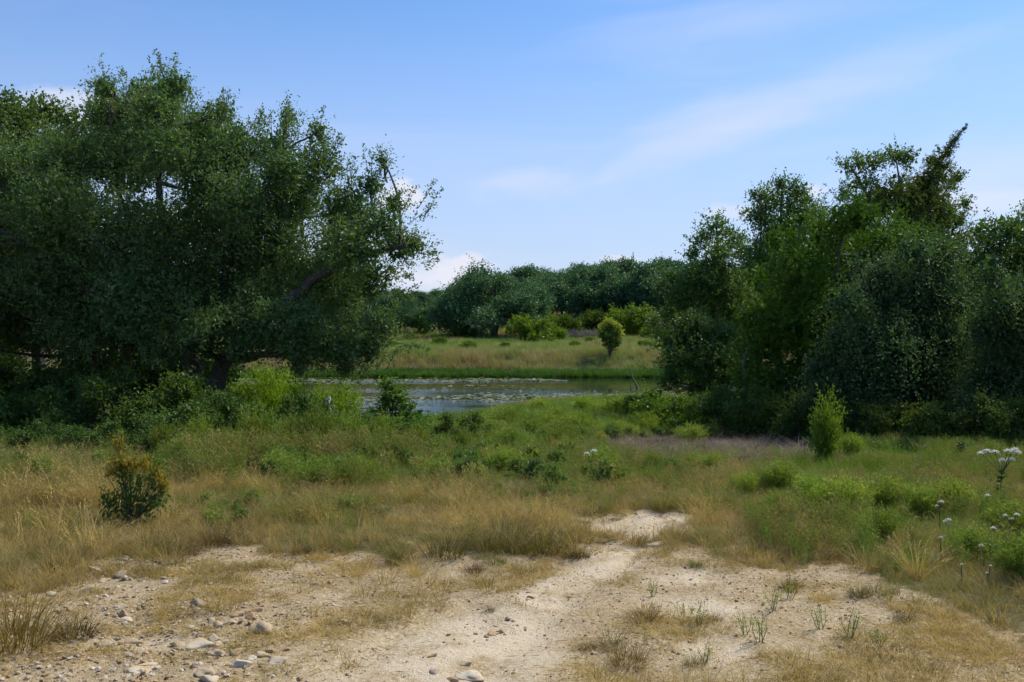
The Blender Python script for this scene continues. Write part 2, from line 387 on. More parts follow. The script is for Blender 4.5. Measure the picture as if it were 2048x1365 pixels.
p = n.n('ShaderNodeBsdfPrincipled'); n.l(col, p.inputs['Base Color']); p.inputs['Roughness'].default_value = 0.95; p.inputs['Specular IOR Level'].default_value = 0.15
hgt = n.math('ADD', n.math('MULTIPLY', n2, 0.7), n.math('ADD', n.math('MULTIPLY', n3, 0.25), n.math('ADD', n.math('MULTIPLY', vor.outputs['Distance'], -0.12), n.math('MULTIPLY', vor2.outputs['Distance'], -0.12))))
b = n.n('ShaderNodeBump'); b.inputs['Strength'].default_value = 0.9; b.inputs['Distance'].default_value = 0.03; n.l(hgt, b.inputs['Height']); n.l(b.outputs[0], p.inputs['Normal'])
o = n.n('ShaderNodeOutputMaterial'); n.l(p.outputs[0], o.inputs[0])
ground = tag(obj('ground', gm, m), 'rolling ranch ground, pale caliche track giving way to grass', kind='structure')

# ------------------------------------------------------------------ pond
pm, n = new_mat('pond water')
geo = n.n('ShaderNodeNewGeometry')
mp = n.n('ShaderNodeMapping'); n.l(geo.outputs['Position'], mp.inputs[0]); mp.inputs['Scale'].default_value = (1.2, 2.6, 1)
rip = n.noise(mp.outputs[0], 2.6, 4, 0.55)
p = n.n('ShaderNodeBsdfPrincipled'); p.inputs['Base Color'].default_value = (0.018, 0.024, 0.012, 1); p.inputs['Roughness'].default_value = 0.035
sx = n.n('ShaderNodeSeparateXYZ'); n.l(geo.outputs['Position'], sx.inputs[0])
ruf = n.math('SQRT', n.math('ADD', n.math('POWER', n.math('DIVIDE', n.math('ADD', sx.outputs[0], 3.3), 2.6), 2), n.math('POWER', n.math('DIVIDE', n.math('SUBTRACT', sx.outputs[1], 43.0), 4.0), 2)))
ruf = n.smooth(n.math('ADD', ruf, n.math('MULTIPLY', n.math('SUBTRACT', n.noise(mp.outputs[0], 0.5, 3, 0.5), 0.5), 1.2)), 1.1, 0.6)
n.l(n.math('ADD', 0.035, n.math('MULTIPLY', ruf, 0.26)), p.inputs['Roughness'])
p.inputs['IOR'].default_value = 1.33; p.inputs['Specular IOR Level'].default_value = 0.5
b = n.n('ShaderNodeBump'); mpc = n.n('ShaderNodeMapping'); n.l(geo.outputs['Position'], mpc.inputs[0]); mpc.inputs['Scale'].default_value = (0.05, 0.28, 1); calm = n.smooth(n.noise(mpc.outputs[0], 1.0, 3, 0.5), 0.46, 0.62); n.l(n.math('ADD', 0.05, n.math('MULTIPLY', calm, 0.40)), b.inputs['Strength']); b.inputs['Distance'].default_value = 0.05; n.l(rip, b.inputs['Height']); n.l(b.outputs[0], p.inputs['Normal'])
o = n.n('ShaderNodeOutputMaterial'); n.l(p.outputs[0], o.inputs[0])
wm = mesh_np('pond', [(-80, 36, WATER), (80, 36, WATER), (80, 76, WATER), (-80, 76, WATER)], [[(0, 1, 2, 3)]])
# trim the sheet to the basin so it does not run under the banks
xs = np.linspace(-74, 74, 149)
v = np.concatenate([np.stack([xs, near_shore(xs) - 0.35, xs * 0 + WATER], -1), np.stack([xs, far_shore(xs) + 0.35, xs * 0 + WATER], -1)])
k = np.arange(148)
wm = mesh_np('pond', v, [np.stack([k, k + 1, k + 150, k + 149], -1)])
tag(obj('pond', wm, pm), 'still dark pond mirroring the sky', kind='structure')

# ------------------------------------------------------------------ instancing of uncountable stuff
def scatter(name, label, cat, pts, scl, tint, variants, rng, tilt=0.0, group=None, idx=None):
    """variants: meshes with materials; real instances, one object"""
    N = len(pts)
    if N == 0: return None
    me = bpy.data.meshes.new(name); me.vertices.add(N); me.vertices.foreach_set('co', np.asarray(pts, np.float32).ravel())
    rot = np.stack([rng.normal(0, tilt, N), rng.normal(0, tilt, N), rng.uniform(0, 2 * math.pi, N)], -1)
    scl = np.asarray(scl, float)
    if scl.ndim == 1: scl = np.repeat(scl[:, None], 3, 1)
    for nm, typ, key, arr in (('rot', 'FLOAT_VECTOR', 'vector', rot), ('scl', 'FLOAT_VECTOR', 'vector', scl), ('tint', 'FLOAT', 'value', np.broadcast_to(np.asarray(tint, float), (N,)))):
        a = me.attributes.new(nm, typ, 'POINT'); a.data.foreach_set(key, np.asarray(arr, np.float32).ravel())
    a = me.attributes.new('idx', 'INT', 'POINT'); a.data.foreach_set('value', (rng.integers(0, len(variants), N) if idx is None else idx).astype(np.int32))
    o = obj(name, me); tag(o, label, cat, group, 'stuff')
    ng = bpy.data.node_groups.new(name + ' scatter', 'GeometryNodeTree')
    ng.interface.new_socket('Geometry', in_out='INPUT', socket_type='NodeSocketGeometry')
    ng.interface.new_socket('Geometry', in_out='OUTPUT', socket_type='NodeSocketGeometry')
    gi = ng.nodes.new('NodeGroupInput'); go = ng.nodes.new('NodeGroupOutput')
    jn = ng.nodes.new('GeometryNodeJoinGeometry')
    for vme in variants:
        vo = bpy.data.objects.new(vme.name + '_source', vme)      # mesh source only, not part of the scene
        oi = ng.nodes.new('GeometryNodeObjectInfo'); oi.inputs['Object'].default_value = vo
        g2 = ng.nodes.new('GeometryNodeGeometryToInstance')
        ng.links.new(oi.outputs['Geometry'], g2.inputs[0]); ng.links.new(g2.outputs[0], jn.inputs[0])
    def na(nm, typ):
        q = ng.nodes.new('GeometryNodeInputNamedAttribute'); q.data_type = typ; q.inputs['Name'].default_value = nm; return q.outputs[0]
    ip = ng.nodes.new('GeometryNodeInstanceOnPoints'); ip.inputs['Pick Instance'].default_value = True
    ng.links.new(gi.outputs[0], ip.inputs['Points']); ng.links.new(jn.outputs[0], ip.inputs['Instance'])
    ng.links.new(na('idx', 'INT'), ip.inputs['Instance Index'])
    e2r = ng.nodes.new('FunctionNodeEulerToRotation'); ng.links.new(na('rot', 'FLOAT_VECTOR'), e2r.inputs[0])
    ng.links.new(e2r.outputs[0], ip.inputs['Rotation'])
    ng.links.new(na('scl', 'FLOAT_VECTOR'), ip.inputs['Scale'])
    ng.links.new(ip.outputs[0], go.inputs[0])
    md = o.modifiers.new('scatter', 'NODES'); md.node_group = ng
    return o

# ------------------------------------------------------------------ foliage builders
def leaves(mb, P, A, L, Wd, rng, rnd, fold=0.12, nbias=0.0):
    """rhombic folded leaves: P base points, A axes, L lengths"""
    N = len(P)
    if N == 0: return
    A = unit(A); ref = rng.normal(size=(N, 3)); ref[:, 2] += nbias
    S = unit(np.cross(A, ref)); Nn = np.cross(S, A)
    L = np.broadcast_to(L, (N,))[:, None]; Wd = np.broadcast_to(Wd, (N,))[:, None]
    mid = P + A * L * 0.5 + Nn * L * fold
    V = np.stack([P, mid + S * Wd * 0.5, P + A * L, mid - S * Wd * 0.5], 1).reshape(-1, 3)
    Q = np.arange(N * 4).reshape(-1, 4)
    mb.add(V, Q, a=np.repeat(rnd, 4))
def twigs(mb, S, D, L, M, ll, lw, rng, droop=0.1, jit=0.03, am=0.5, base=0.0, spread=0.45, nbias=0.0, t0=0.0):
    """N twigs each with M leaves"""
    N = len(S)
    if N == 0: return
    D = unit(D); L = np.broadcast_to(L, (N,))
    t = t0 + (1 - t0) * (np.arange(M)[None] + rng.random((N, M))) / M
    pos = S[:, None] + D[:, None] * (L[:, None] * t)[..., None]
    pos[..., 2] -= droop * L[:, None] * t ** 2
    pos += rng.normal(0, jit, pos.shape)
    ax = D[:, None] * am + rng.normal(0, 0.6, pos.shape); ax[..., 2] -= droop * 0.6
    rn = np.clip(0.5 + spread * (rng.random((N, 1)) - 0.5) * 1.3 + spread * (rng.random((N, M)) - 0.5) + base, 0, 1)
    sz = rng.uniform(0.65, 1.2, N * M)
    leaves(mb, pos.reshape(-1, 3), ax.reshape(-1, 3), ll * sz, lw * sz, rng, rn.ravel(), nbias=nbias)
def bez(p0, p1, p2, n=8):
    t = np.linspace(0, 1, n)[:, None]
    return (1 - t) ** 2 * p0 + 2 * t * (1 - t) * p1 + t ** 2 * p2
def wob(path, amp, rng):
    o = rng.normal(0, amp, path.shape); o[0] = 0
    return path + o
class Lobe:
    def __init__(s, c, r, k=1.0, up=0.3): s.c = np.array(c, float); s.r = np.array(r, float) if hasattr(r, '__len__') else np.array([r, r * 1.1, r * 0.92]); s.k = k; s.up = up
def lobes_px(rows, D, rng, dj=1.0, back=0.0):
    """rows: (px, py, radius px[, depth offset[, density]]) read off the photograph, set at their own distances"""
    out = []
    for q in rows:
        px, py, rp = q[:3]; dy = q[3] if len(q) > 3 and q[3] is not None else rng.uniform(-dj, dj); k = q[4] if len(q) > 4 else 1.0
        y = D + dy; out.append(Lobe(P3(px, py, y), rp / F * y, k))
        if back and rp > 60:
            y2 = y + back * rng.uniform(0.7, 1.3); out.append(Lobe(P3(px + rng.uniform(-20, 20), py + rng.uniform(-10, 25), y2), rp / F * y2, k * 0.8))
    return out
def inner_leaves(mb, lb, rng, size, lai):
    """larger leaf clusters in darker tones deep inside a lobe, which close the crown"""
    if lai <= 0: return
    rr = float(lb.r.mean()); n = int(lai * lb.k * math.pi * rr ** 2 / (0.25 * size ** 2 * 0.6))
    if n < 2: return
    u = unit(rng.normal(size=(n, 3))); P = lb.c + u * lb.r * (0.78 * rng.random(n)[:, None] ** 0.45)
    leaves(mb, P, rng.normal(size=(n, 3)), size * rng.uniform(0.7, 1.2, n), size * 0.6, rng, 0.15 + 0.3 * rng.random(n))
def crown_from_lobes(mb, tw, lobes, rng, dens, tl, M, ll, lw, droop=0.1, jit=0.03, up=0.3, shell=0.5, am=0.5, spread=0.45, origin=None, nbias=0.0, stem=0.3, out=0.9, inner=0.9):
    for lb in lobes:
        r = float(lb.r.mean()); N = max(26, int(dens * lb.k * r ** 2 * 12))
        u = unit(rng.normal(size=(N, 3))); rad = shell + (0.95 - shell) * rng.random(N) ** 0.7 + rng.exponential(0.09, N)
        # lumpy outline
        ph = rng.uniform(0, 6, 3)
        lump = 1 + 0.22 * np.sin(u[:, 0] * 5 + ph[0]) * np.sin(u[:, 1] * 5 + ph[1]) + 0.16 * np.sin(u[:, 2] * 8 + ph[2])
        S = lb.c + u * lb.r * (rad * lump)[:, None] * 0.92
        D = u * out + rng.normal(0, 0.55, (N, 3)); D[:, 2] += up
        L = tl * rng.uniform(0.5, 1.3, N)
        b = 0.17 * rng.normal()
        inner_leaves(mb, lb, rng, ll * 2.1, inner)
        twigs(mb, S - unit(D) * L[:, None] * 0.4, D, L, M, ll, lw, rng, droop, jit, am, b, spread, nbias)
        if tw is not None:
            sel = rng.random(N) < stem
            for s_, d_, l_ in zip(S[sel], unit(D)[sel], L[sel]):
                a0 = s_ - d_ * l_ * 0.5; e = s_ + d_ * l_ * 0.5; e[2] -= droop * l_ * 0.6
                tw.tube(np.stack([a0, (a0 + e) / 2 + [0, 0, 0.02 * l_], e]), [0.008, 0.006, 0.002], 3)
def limbs(mb, stems, lobes, rng, r0, sub=5, side=6):
    """stems: list of (path, radius base, radius top). Each lobe gets a bough from the nearest lower stem point"""
    pts = []; rr = []
    for path, ra, rb in stems:
        n = len(path); rad = np.linspace(ra, rb, n)
        rad[0] *= 1.35
        mb.tube(wob(path, ra * 0.12, rng), rad, 9)
        for p_, q_ in zip(path[n // 4:], rad[n // 4:]): pts.append(p_); rr.append(q_)
    pts = np.array(pts); rr = np.array(rr)
    for lb in lobes:
        d = np.linalg.norm(pts - lb.c, axis=1) + 2.0 * np.maximum(0, pts[:, 2] - lb.c[2] + 0.2)
        k = int(np.argmin(d)); p0 = pts[k]; ra = min(rr[k] * 0.7, 0.03 + 0.035 * d[k])
        mid = (p0 + lb.c) / 2 + rng.normal(0, 0.10, 3) * np.linalg.norm(lb.c - p0) + [0, 0, -0.05 * np.linalg.norm(lb.c - p0)]
        mb.tube(wob(bez(p0, mid, lb.c, 7), ra * 0.25, rng), np.linspace(ra, 0.02, 7), side)
        for q in range(sub):
            e = lb.c + unit(rng.normal(size=3) + [0, 0, 0.3]) * lb.r * rng.uniform(0.5, 0.95)
            s_ = lb.c + (p0 - lb.c) * rng.uniform(0, 0.3)
            mb.tube(wob(bez(s_, (s_ + e) / 2 + rng.normal(0, 0.08, 3), e, 5), 0.015, rng), np.linspace(0.022, 0.006, 5), 4)
def stem_px(rows, D):
    """rows of (px, py, depth offset)"""
    c = np.array([P3(a, b_, D + d) for a, b_, d in rows])
    t = np.linspace(0, len(c) - 1, 4 * len(c)); i = np.clip(t.astype(int), 0, len(c) - 2); f = (t - i)[:, None]
    f = f * f * (3 - 2 * f) * 0.5 + f * 0.5
    return c[i] * (1 - f) + c[i + 1] * f
def place_tree(name, label, cat, base, trunk_mb, twig_mb, crowns, bark, group=None):
    """crowns: list of (part name, MB, material); everything was built in world space, moved to the base"""
    t = thing(name, label, cat, base, group); off = np.array(base)
    def fin(mb, nm, mat, smooth=False):
        if mb is None or mb.n == 0: return
        mb.V = [v - off for v in mb.V]
        obj(nm, mb.mesh(nm, smooth), mat, t)
    fin(trunk_mb, 'trunk', bark, True); fin(twig_mb, 'twigs', bark)
    for c_ in t.children:
        if c_.name.startswith('twigs'): c_['kind'] = 'stuff'
    for nm, mb, mat in crowns: fin(mb, nm, mat)
    return t

exec_order = []
# ================================================================== LEFT: big live oak
r = rng_(101)
D = 25.0
rows = [(215, 225, 62), (205, 175, 30), (310, 205, 80), (345, 170, 40), (250, 320, 105), (400, 270, 70), (440, 225, 40), (460, 300, 75), (430, 360, 100),
        (545, 300, 60), (575, 235, 26, None, 0.7), (580, 380, 90), (640, 330, 60), (635, 265, 28, None, 0.7), (690, 420, 70), (740, 370, 28, None, 0.7), (765, 320, 12, None, 0.8), (700, 500, 90), (765, 445, 52), (790, 405, 24, None, 0.8),
        (800, 490, 48), (832, 490, 22, None, 0.8), (740, 560, 56), (650, 570, 100), (600, 650, 80), (690, 650, 75), (752, 640, 46), (735, 705, 28, None, 0.8),
        (650, 700, 55, None, 0.8), (560, 690, 45, None, 0.6), (540, 500, 115), (400, 470, 135), (250, 470, 140), (110, 420, 120), (110, 550, 140), (280, 600, 130), (420, 600, 115), (510, 610, 80),
        (20, 480, 130), (-120, 430, 150), (-140, 580, 160), (0, 620, 110), (160, 650, 90), (330, 690, 70, None, 0.7), (420, 690, 60, None, 0.7), (20, 340, 90), (-100, 310, 110), (130, 330, 80), (240, 690, 55, None, 0.6), (520, 672, 48, -1.6, 1.3), (600, 695, 55, -1.5, 1.3), (680, 690, 58, -1.4, 1.3), (745, 690, 36, -1.0, 0.9), (775, 655, 30, -1.0, 0.8), (600, 730, 26, -1.2, 0.9), (310, 225, 60, -1.3, 1.1), (325, 300, 75, -1.5, 1.1), (565, 340, 60, -1.3, 1.1), (470, 400, 80, -1.8, 1.0), (545, 640, 60, -2.0, 1.2), (480, 700, 40, -1.8, 1.1), (400, 650, 60, -2.0, 1.1), (690, 735, 24, -1.2, 0.7), (460, 640, 50, -1.5, 1.3)]
lobes = lobes_px(rows, D, r, 1.6, 3.2)
for lb in lobes: lb.r = lb.r * 0.94; lb.k *= r.uniform(0.75, 1.15)
tm, tw, cm = MB(), MB(), MB()
bx = at(430, 25.2)
stems = [(np.concatenate([[np.array(bx) - [0.1, 0, 0.3]], stem_px([(428, 790, 0.2), (440, 735, 0), (475, 680, -0.2), (545, 625, -0.4), (640, 548, -0.6), (740, 508, -0.8), (812, 490, -0.9)], D)]), 0.24, 0.05),
         (np.concatenate([[np.array(at(400, 25.6)) - [0, 0, 0.3]], stem_px([(395, 780, 0.6), (370, 690, 0.8), (330, 560, 0.9), (320, 420, 0.8), (310, 250, 0.6)], D)]), 0.26, 0.05),
         (stem_px([(375, 700, 0.8), (430, 600, 0.4), (480, 470, 0.2), (560, 340, 0.1), (575, 220, 0)], D), 0.16, 0.02),
         (stem_px([(370, 690, 0.8), (270, 640, 0.2), (150, 560, -0.2), (20, 470, -0.4), (-100, 420, -0.4)], D), 0.17, 0.04),
         (stem_px([(480, 675, -0.2), (570, 690, -0.6), (650, 690, -0.8), (720, 660, -0.9)], D), 0.10, 0.03),
         (stem_px([(330, 540, 0.9), (240, 400, 0.9), (215, 200, 0.9)], D), 0.11, 0.02)]
limbs(tm, stems, lobes, r, 0.2, 5)
crown_from_lobes(cm, tw, lobes, r, 11.6, 0.70, 19, 0.068, 0.039, 0.08, 0.045, 0.55, 0.30, stem=0.10, spread=0.36, inner=1.0)
# bushy sprays that break the outline
for px, py, n_, h, lx in ((205, 215, 5, 1.0, -0.1), (240, 190, 5, 0.8, 0.1), (330, 170, 7, 0.6, 0), (445, 235, 5, 0.8, 0.1), (500, 255, 4, 0.6, 0.2), (572, 265, 6, 1.0, 0), (610, 285, 4, 0.7, 0.2), (650, 310, 5, 0.7, 0.2), (690, 370, 4, 0.7, 0.3), (742, 390, 5, 1.0, 0.25), (825, 425, 4, 0.5, 0.8), (380, 210, 4, 0.6, 0), (120, 260, 4, 0.6, 0), (838, 488, 4, 0.15, 1.6), (785, 560, 5, 0.3, 1.6), (775, 520, 4, 0.3, 1.6), (790, 650, 4, 0.5, 1.4), (740, 720, 5, 0.5, 0.8)):
    for q in range(n_):
        s0 = P3(px, py, D) + r.normal(0, 0.18, 3) - [0, 0, 0.35]; dv = unit(r.normal(0, 0.22, 3) + [lx, 0, 1 if lx < 1 else 0.15]); hh = (h + 0.3) * r.uniform(0.6, 1.1)
        tt = np.linspace(0.15, 1, 9); Ps = s0 + dv * (hh * tt)[:, None] + r.normal(0, 0.02, (9, 3)); sd2 = unit(dv * 0.7 + r.normal(0, 0.7, (9, 3)))
        twigs(cm, Ps, sd2, 0.30 * (1.15 - tt * 0.8), 9, 0.070, 0.042, r, 0.0, 0.02, 0.6, 0.08)
        tw.tube(np.stack([s0, s0 + dv * hh * 0.5, s0 + dv * hh]), [0.012, 0.008, 0.003], 3)
place_tree('live_oak', 'huge dark spreading live oak with a leaning trunk, filling the upper left', 'tree', bx, tm, tw, [('crown', cm, M_OAK)], B_OAK)

# second tree behind it, paler leaves
r = rng_(102); D = 34.0
rows = [(40, 250, 60), (90, 225, 45), (150, 255, 48), (10, 215, 45), (30, 330, 90), (120, 320, 80), (-60, 260, 90), (-120, 360, 120), (60, 440, 110), (190, 300, 45), (-30, 520, 120), (100, 560, 100), (0, 650, 70)]
lobes = lobes_px(rows, D, r, 1.5, 3.0)
tm, tw, cm = MB(), MB(), MB(); b0 = at(78, D)
stems = [(np.concatenate([[np.array(b0) - [0, 0, 0.3]], stem_px([(78, 770, 0), (80, 690, 0), (60, 560, 0.2), (50, 300, 0.3)], D)]), 0.30, 0.05), (stem_px([(80, 690, 0), (120, 560, 0), (140, 300, 0)], D), 0.16, 0.04),
         (stem_px([(80, 700, 0), (20, 680, -0.2), (-80, 660, -0.4)], D), 0.2, 0.08)]
limbs(tm, stems, lobes, r, 0.2, 4)
crown_from_lobes(cm, tw, lobes, r, 7.5, 0.7, 12, 0.11, 0.07, 0.15, 0.05, 0.3, 0.35, stem=0.1)
place_tree('elm_tree', 'lighter green tree rising behind the big oak at the left edge', 'tree', b0, tm, tw, [('crown', cm, M_OAK2)], B_OAK)

# third, thin-trunked oak standing in the gloom
r = rng_(103); D = 29.0
rows = [(180, 600, 90), (270, 640, 80), (120, 620, 70), (60, 660, 60), (-40, 600, 100), (-60, 690, 60, None, 0.7)]
lobes = lobes_px(rows, D, r, 1.5, 2.0)
tm, tw, cm = MB(), MB(), MB(); b0 = at(185, D)
stems = [(np.concatenate([[np.array(b0) - [0, 0, 0.3]], stem_px([(183, 780, 0), (190, 700, 0), (175, 600, 0.1)], D)]), 0.16, 0.05), (np.concatenate([[np.array(at(262, D)) - [0, 0, 0.3]], stem_px([(262, 780, 0.3), (255, 700, 0.3), (270, 620, 0.3)], D)]), 0.12, 0.05)]
limbs(tm, stems, lobes, r, 0.2, 4)
crown_from_lobes(cm, tw, lobes, r, 8, 0.6, 13, 0.09, 0.055, 0.1, 0.04, 0.2, 0.35, stem=0.1)
place_tree('shaded_oak', 'thin twin-trunked oak standing in deep shade behind the big oak', 'tree', b0, tm, tw, [('crown', cm, M_OAK)], B_OAK)

# ================================================================== RIGHT: cluster
def plume_crown(mb, lobes, rng, dens, h, M, ll, lw, base=0.0):
    """juniper: upright feathery plumes"""
    for lb in lobes:
        rr = float(lb.r.mean()); N = max(5, int(dens * lb.k * rr ** 2 * 12))
        u = unit(rng.normal(size=(N, 3))); rad = 0.45 + 0.55 * rng.random(N) ** 0.6
        S = lb.c + u * lb.r * rad[:, None]
        Dv = u * [0.55, 0.55, 0.3] + rng.normal(0, 0.22, (N, 3)) + [0, 0, 0.75]
        L = h * rng.uniform(0.6, 1.3, N)
        Dn = unit(Dv); b_ = 0.12 * rng.normal()
        inner_leaves(mb, lb, rng, ll * 3.2, 1.0)
        # side sprays up each plume
        K = 7; t = (np.arange(K)[None] + rng.random((N, K))) / K
        Ps = (S[:, None] - Dn[:, None] * (L * 0.4)[:, None, None]) + Dn[:, None] * (L[:, None] * t)[..., None]
        side = unit(rng.normal(size=(N, K, 3)) + Dn[:, None] * 0.9)
        wid = 0.34 * L[:, None] * (1.05 - t)
        twigs(mb, Ps.reshape(-1, 3), side.reshape(-1, 3), wid.ravel() + 0.05, M, ll, lw, rng, 0.0, 0.012, 1.1, base + b_, 0.5)
r = rng_(201); D = 27.0
rows = [(1530, 560, 42), (1560, 640, 85), (1520, 700, 55), (1600, 540, 80), (1560, 480, 34), (1640, 470, 55), (1690, 440, 45), (1720, 430, 50), (1700, 540, 100), (1640, 640, 110), (1540, 780, 70), (1640, 760, 100), (1780, 500, 80), (1760, 620, 100), (1740, 740, 100), (1860, 520, 60), (1500, 640, 36), (1840, 640, 80), (1500, 760, 40), (1600, 440, 22)]
lobes = lobes_px(rows, D, r, 1.1, 2.4)
tm, cm = MB(), MB(); b0 = at(1650, D)
stems = [(np.concatenate([[np.array(b0) - [0, 0, 0.3]], stem_px([(1648, 800, 0), (1655, 650, 0), (1690, 440, 0)], D)]), 0.2, 0.03), (stem_px([(1648, 800, 0), (1600, 680, 0.2), (1590, 520, 0)], D), 0.13, 0.03), (np.concatenate([[np.array(at(1500, D)) - [0, 0, 0.3]], stem_px([(1492, 780, 0), (1488, 720, 0), (1520, 640, 0)], D)]), 0.07, 0.03)]
limbs(tm, stems, lobes, r, 0.2, 2)
plume_crown(cm, lobes, r, 6.0, 0.75, 7, 0.062, 0.026)
place_tree('juniper_tree', 'tall dense dark green juniper with feathery upright sprays, right of the pond', 'tree', b0, tm, None, [('crown', cm, M_CEDAR)], B_GREY)

r = rng_(202); D = 33.0
rows = [(1790, 400, 60), (1850, 390, 55), (1740, 410, 45), (1880, 440, 45), (1830, 460, 70), (1700, 470, 50), (1900, 500, 60)]
rows2 = [(1690, 330, 20, None, 0.6), (1700, 372, 22, None, 0.5), (1718, 325, 24, None, 0.7), (1750, 325, 26, None, 0.7), (1785, 312, 26, None, 0.7), (1815, 318, 26, None, 0.7), (1685, 392, 14, None, 0.7), (1735, 365, 22, None, 0.5),
         (1900, 365, 22, None, 0.7), (1915, 352, 12, None, 0.7), (1895, 425, 26, None, 0.7), (1930, 408, 14, None, 0.7), (1905, 440, 26, None, 0.7)]
lobes = lobes_px(rows, D, r, 1.0, 2.2); lobes2 = lobes_px(rows2, D, r, 0.8)
tm, tw, cm, cm2 = MB(), MB(), MB(), MB(); b0 = at(1790, D)
stems = [(np.concatenate([[np.array(b0) - [0, 0, 0.3]], stem_px([(1790, 780, 0), (1800, 620, 0), (1830, 430, 0)], D)]), 0.2, 0.07), (stem_px([(1830, 430, 0), (1870, 340, 0), (1905, 285, 0), (1930, 256, 0)], D), 0.06, 0.008), (stem_px([(1800, 600, 0), (1750, 420, 0), (1715, 355, 0), (1690, 320, 0)], D), 0.10, 0.012), (stem_px([(1820, 460, 0), (1800, 370, 0), (1790, 310, 0)], D), 0.07, 0.012), (stem_px([(1830, 440, 0), (1880, 400, 0), (1912, 352, 0)], D), 0.05, 0.012)]
limbs(tm, stems, lobes + lobes2, r, 0.2, 3)
crown_from_lobes(cm, tw, lobes2, r, 30.0, 0.42, 12, 0.085, 0.05, 0.05, 0.03, 0.4, 0.2, stem=0.15, inner=0.4)
plume_crown(cm2, lobes, r, 6.0, 0.8, 6, 0.075, 0.032)
# leaning spire
ts = np.linspace(0, 1, 90)
ax = np.array([P3(1845, 400, D), P3(1872, 345, D), P3(1905, 290, D), P3(1932, 252, D)])
sp = np.stack([np.interp(ts * 3, [0, 1, 2, 3], ax[:, i]) for i in range(3)], -1)
for a_, b_, c_ in ((1846, 388, 30), (1862, 356, 26), (1878, 328, 20), (1890, 304, 13), (1884, 345, 16), (1868, 322, 14), (1907, 280, 8)):
    plume_crown(cm2, [Lobe(P3(a_, b_, D + r.uniform(-0.3, 0.3)), c_ / F * D)], r, 14, 0.42, 6, 0.06, 0.028)
for q in range(70):
    t_ = r.random() ** 0.9; p_ = np.array([np.interp(t_ * 3, [0, 1, 2, 3], ax[:, i]) for i in range(3)])
    if t_ > 0.80 and q % 3: continue
    L_ = 1.0 * (1.0 - t_) ** 0.8 * r.uniform(0.15, 1.0) + 0.05; dv = unit(unit(ax[3] - ax[0]) * 1.0 + r.normal(0, 0.75, 3) * (1.05 - t_))
    tt = np.linspace(0.05, 1, 8); Ps = p_ + dv * (L_ * tt)[:, None]
    twigs(cm2, Ps, unit(dv + r.normal(0, 0.7, (8, 3))), (0.05 + 0.16 * (1 - t_)) * (1.15 - tt), 6, 0.055, 0.022, r, 0.0, 0.015, 1.0)
place_tree('spired_tree', 'olive tree with wispy top and a leaning spire, highest of the right clump', 'tree', b0, tm, tw, [('crown', cm, M_OAKR), ('sprays', cm2, M_RUST)], B_OAK)

r = rng_(203); D = 35.0
rows = [(1540, 400, 40, None, 0.7), (1580, 378, 30, None, 0.7), (1560, 365, 14, None, 0.8), (1605, 385, 22, None, 0.6), (1600, 420, 40, None, 0.8), (1515, 430, 32, None, 0.7), (1555, 460, 55), (1530, 520, 60), (1580, 520, 70), (1510, 390, 16, None, 0.6), (1640, 440, 40)]
lobes = lobes_px(rows, D, r, 0.9, 1.6)
tm, tw, cm = MB(), MB(), MB(); b0 = at(1560, D)
stems = [(np.concatenate([[np.array(b0) - [0, 0, 0.3]], stem_px([(1560, 760, 0), (1550, 600, 0), (1560, 480, 0), (1565, 370, 0)], D)]), 0.16, 0.02), (stem_px([(1555, 560, 0), (1530, 450, 0), (1512, 385, 0)], D), 0.07, 0.012)]
limbs(tm, stems, lobes, r, 0.2, 4)
crown_from_lobes(cm, tw, lobes, r, 22, 0.5, 12, 0.085, 0.052, 0.08, 0.035, 0.4, 0.25, stem=0.1, inner=0.6)
place_tree('airy_oak', 'airy grey-green oak top showing sky through it, just left of the juniper', 'tree', b0, tm, tw, [('crown', cm, M_OAKR)], B_OAK)

r = rng_(204); D = 42.0
rows = [(1430, 455, 36, None, 0.7), (1400, 480, 26, None, 0.7), (1465, 480, 34, None, 0.7), (1385, 505, 18, None, 0.6), (1440, 510, 42, None, 0.8), (1490, 500, 28, None, 0.7), (1410, 560, 50), (1460, 580, 70), (1370, 590, 50), (1400, 650, 70), (1340, 570, 36), (1440, 680, 70), (1350, 640, 45), (1490, 640, 60)]
lobes = lobes_px(rows, D, r, 1.0, 2.0)
tm, tw, cm = MB(), MB(), MB(); b0 = at(1450, D)
stems = [(np.concatenate([[np.array(b0) - [0, 0, 0.3]], stem_px([(1450, 770, 0), (1440, 640, 0), (1435, 530, 0), (1432, 445, 0)], D)]), 0.2, 0.02), (stem_px([(1445, 650, 0), (1400, 580, 0), (1370, 560, 0)], D), 0.1, 0.03)]
limbs(tm, stems, lobes, r, 0.2, 4)
crown_from_lobes(cm, tw, lobes, r, 15, 0.6, 12, 0.105, 0.065, 0.08, 0.04, 0.35, 0.25, stem=0.1, inner=0.7)
place_tree('slender_oak', 'slender oak with a see-through top, leftmost treetop of the right clump', 'tree', b0, tm, tw, [('crown', cm, M_OAKR)], B_OAK)

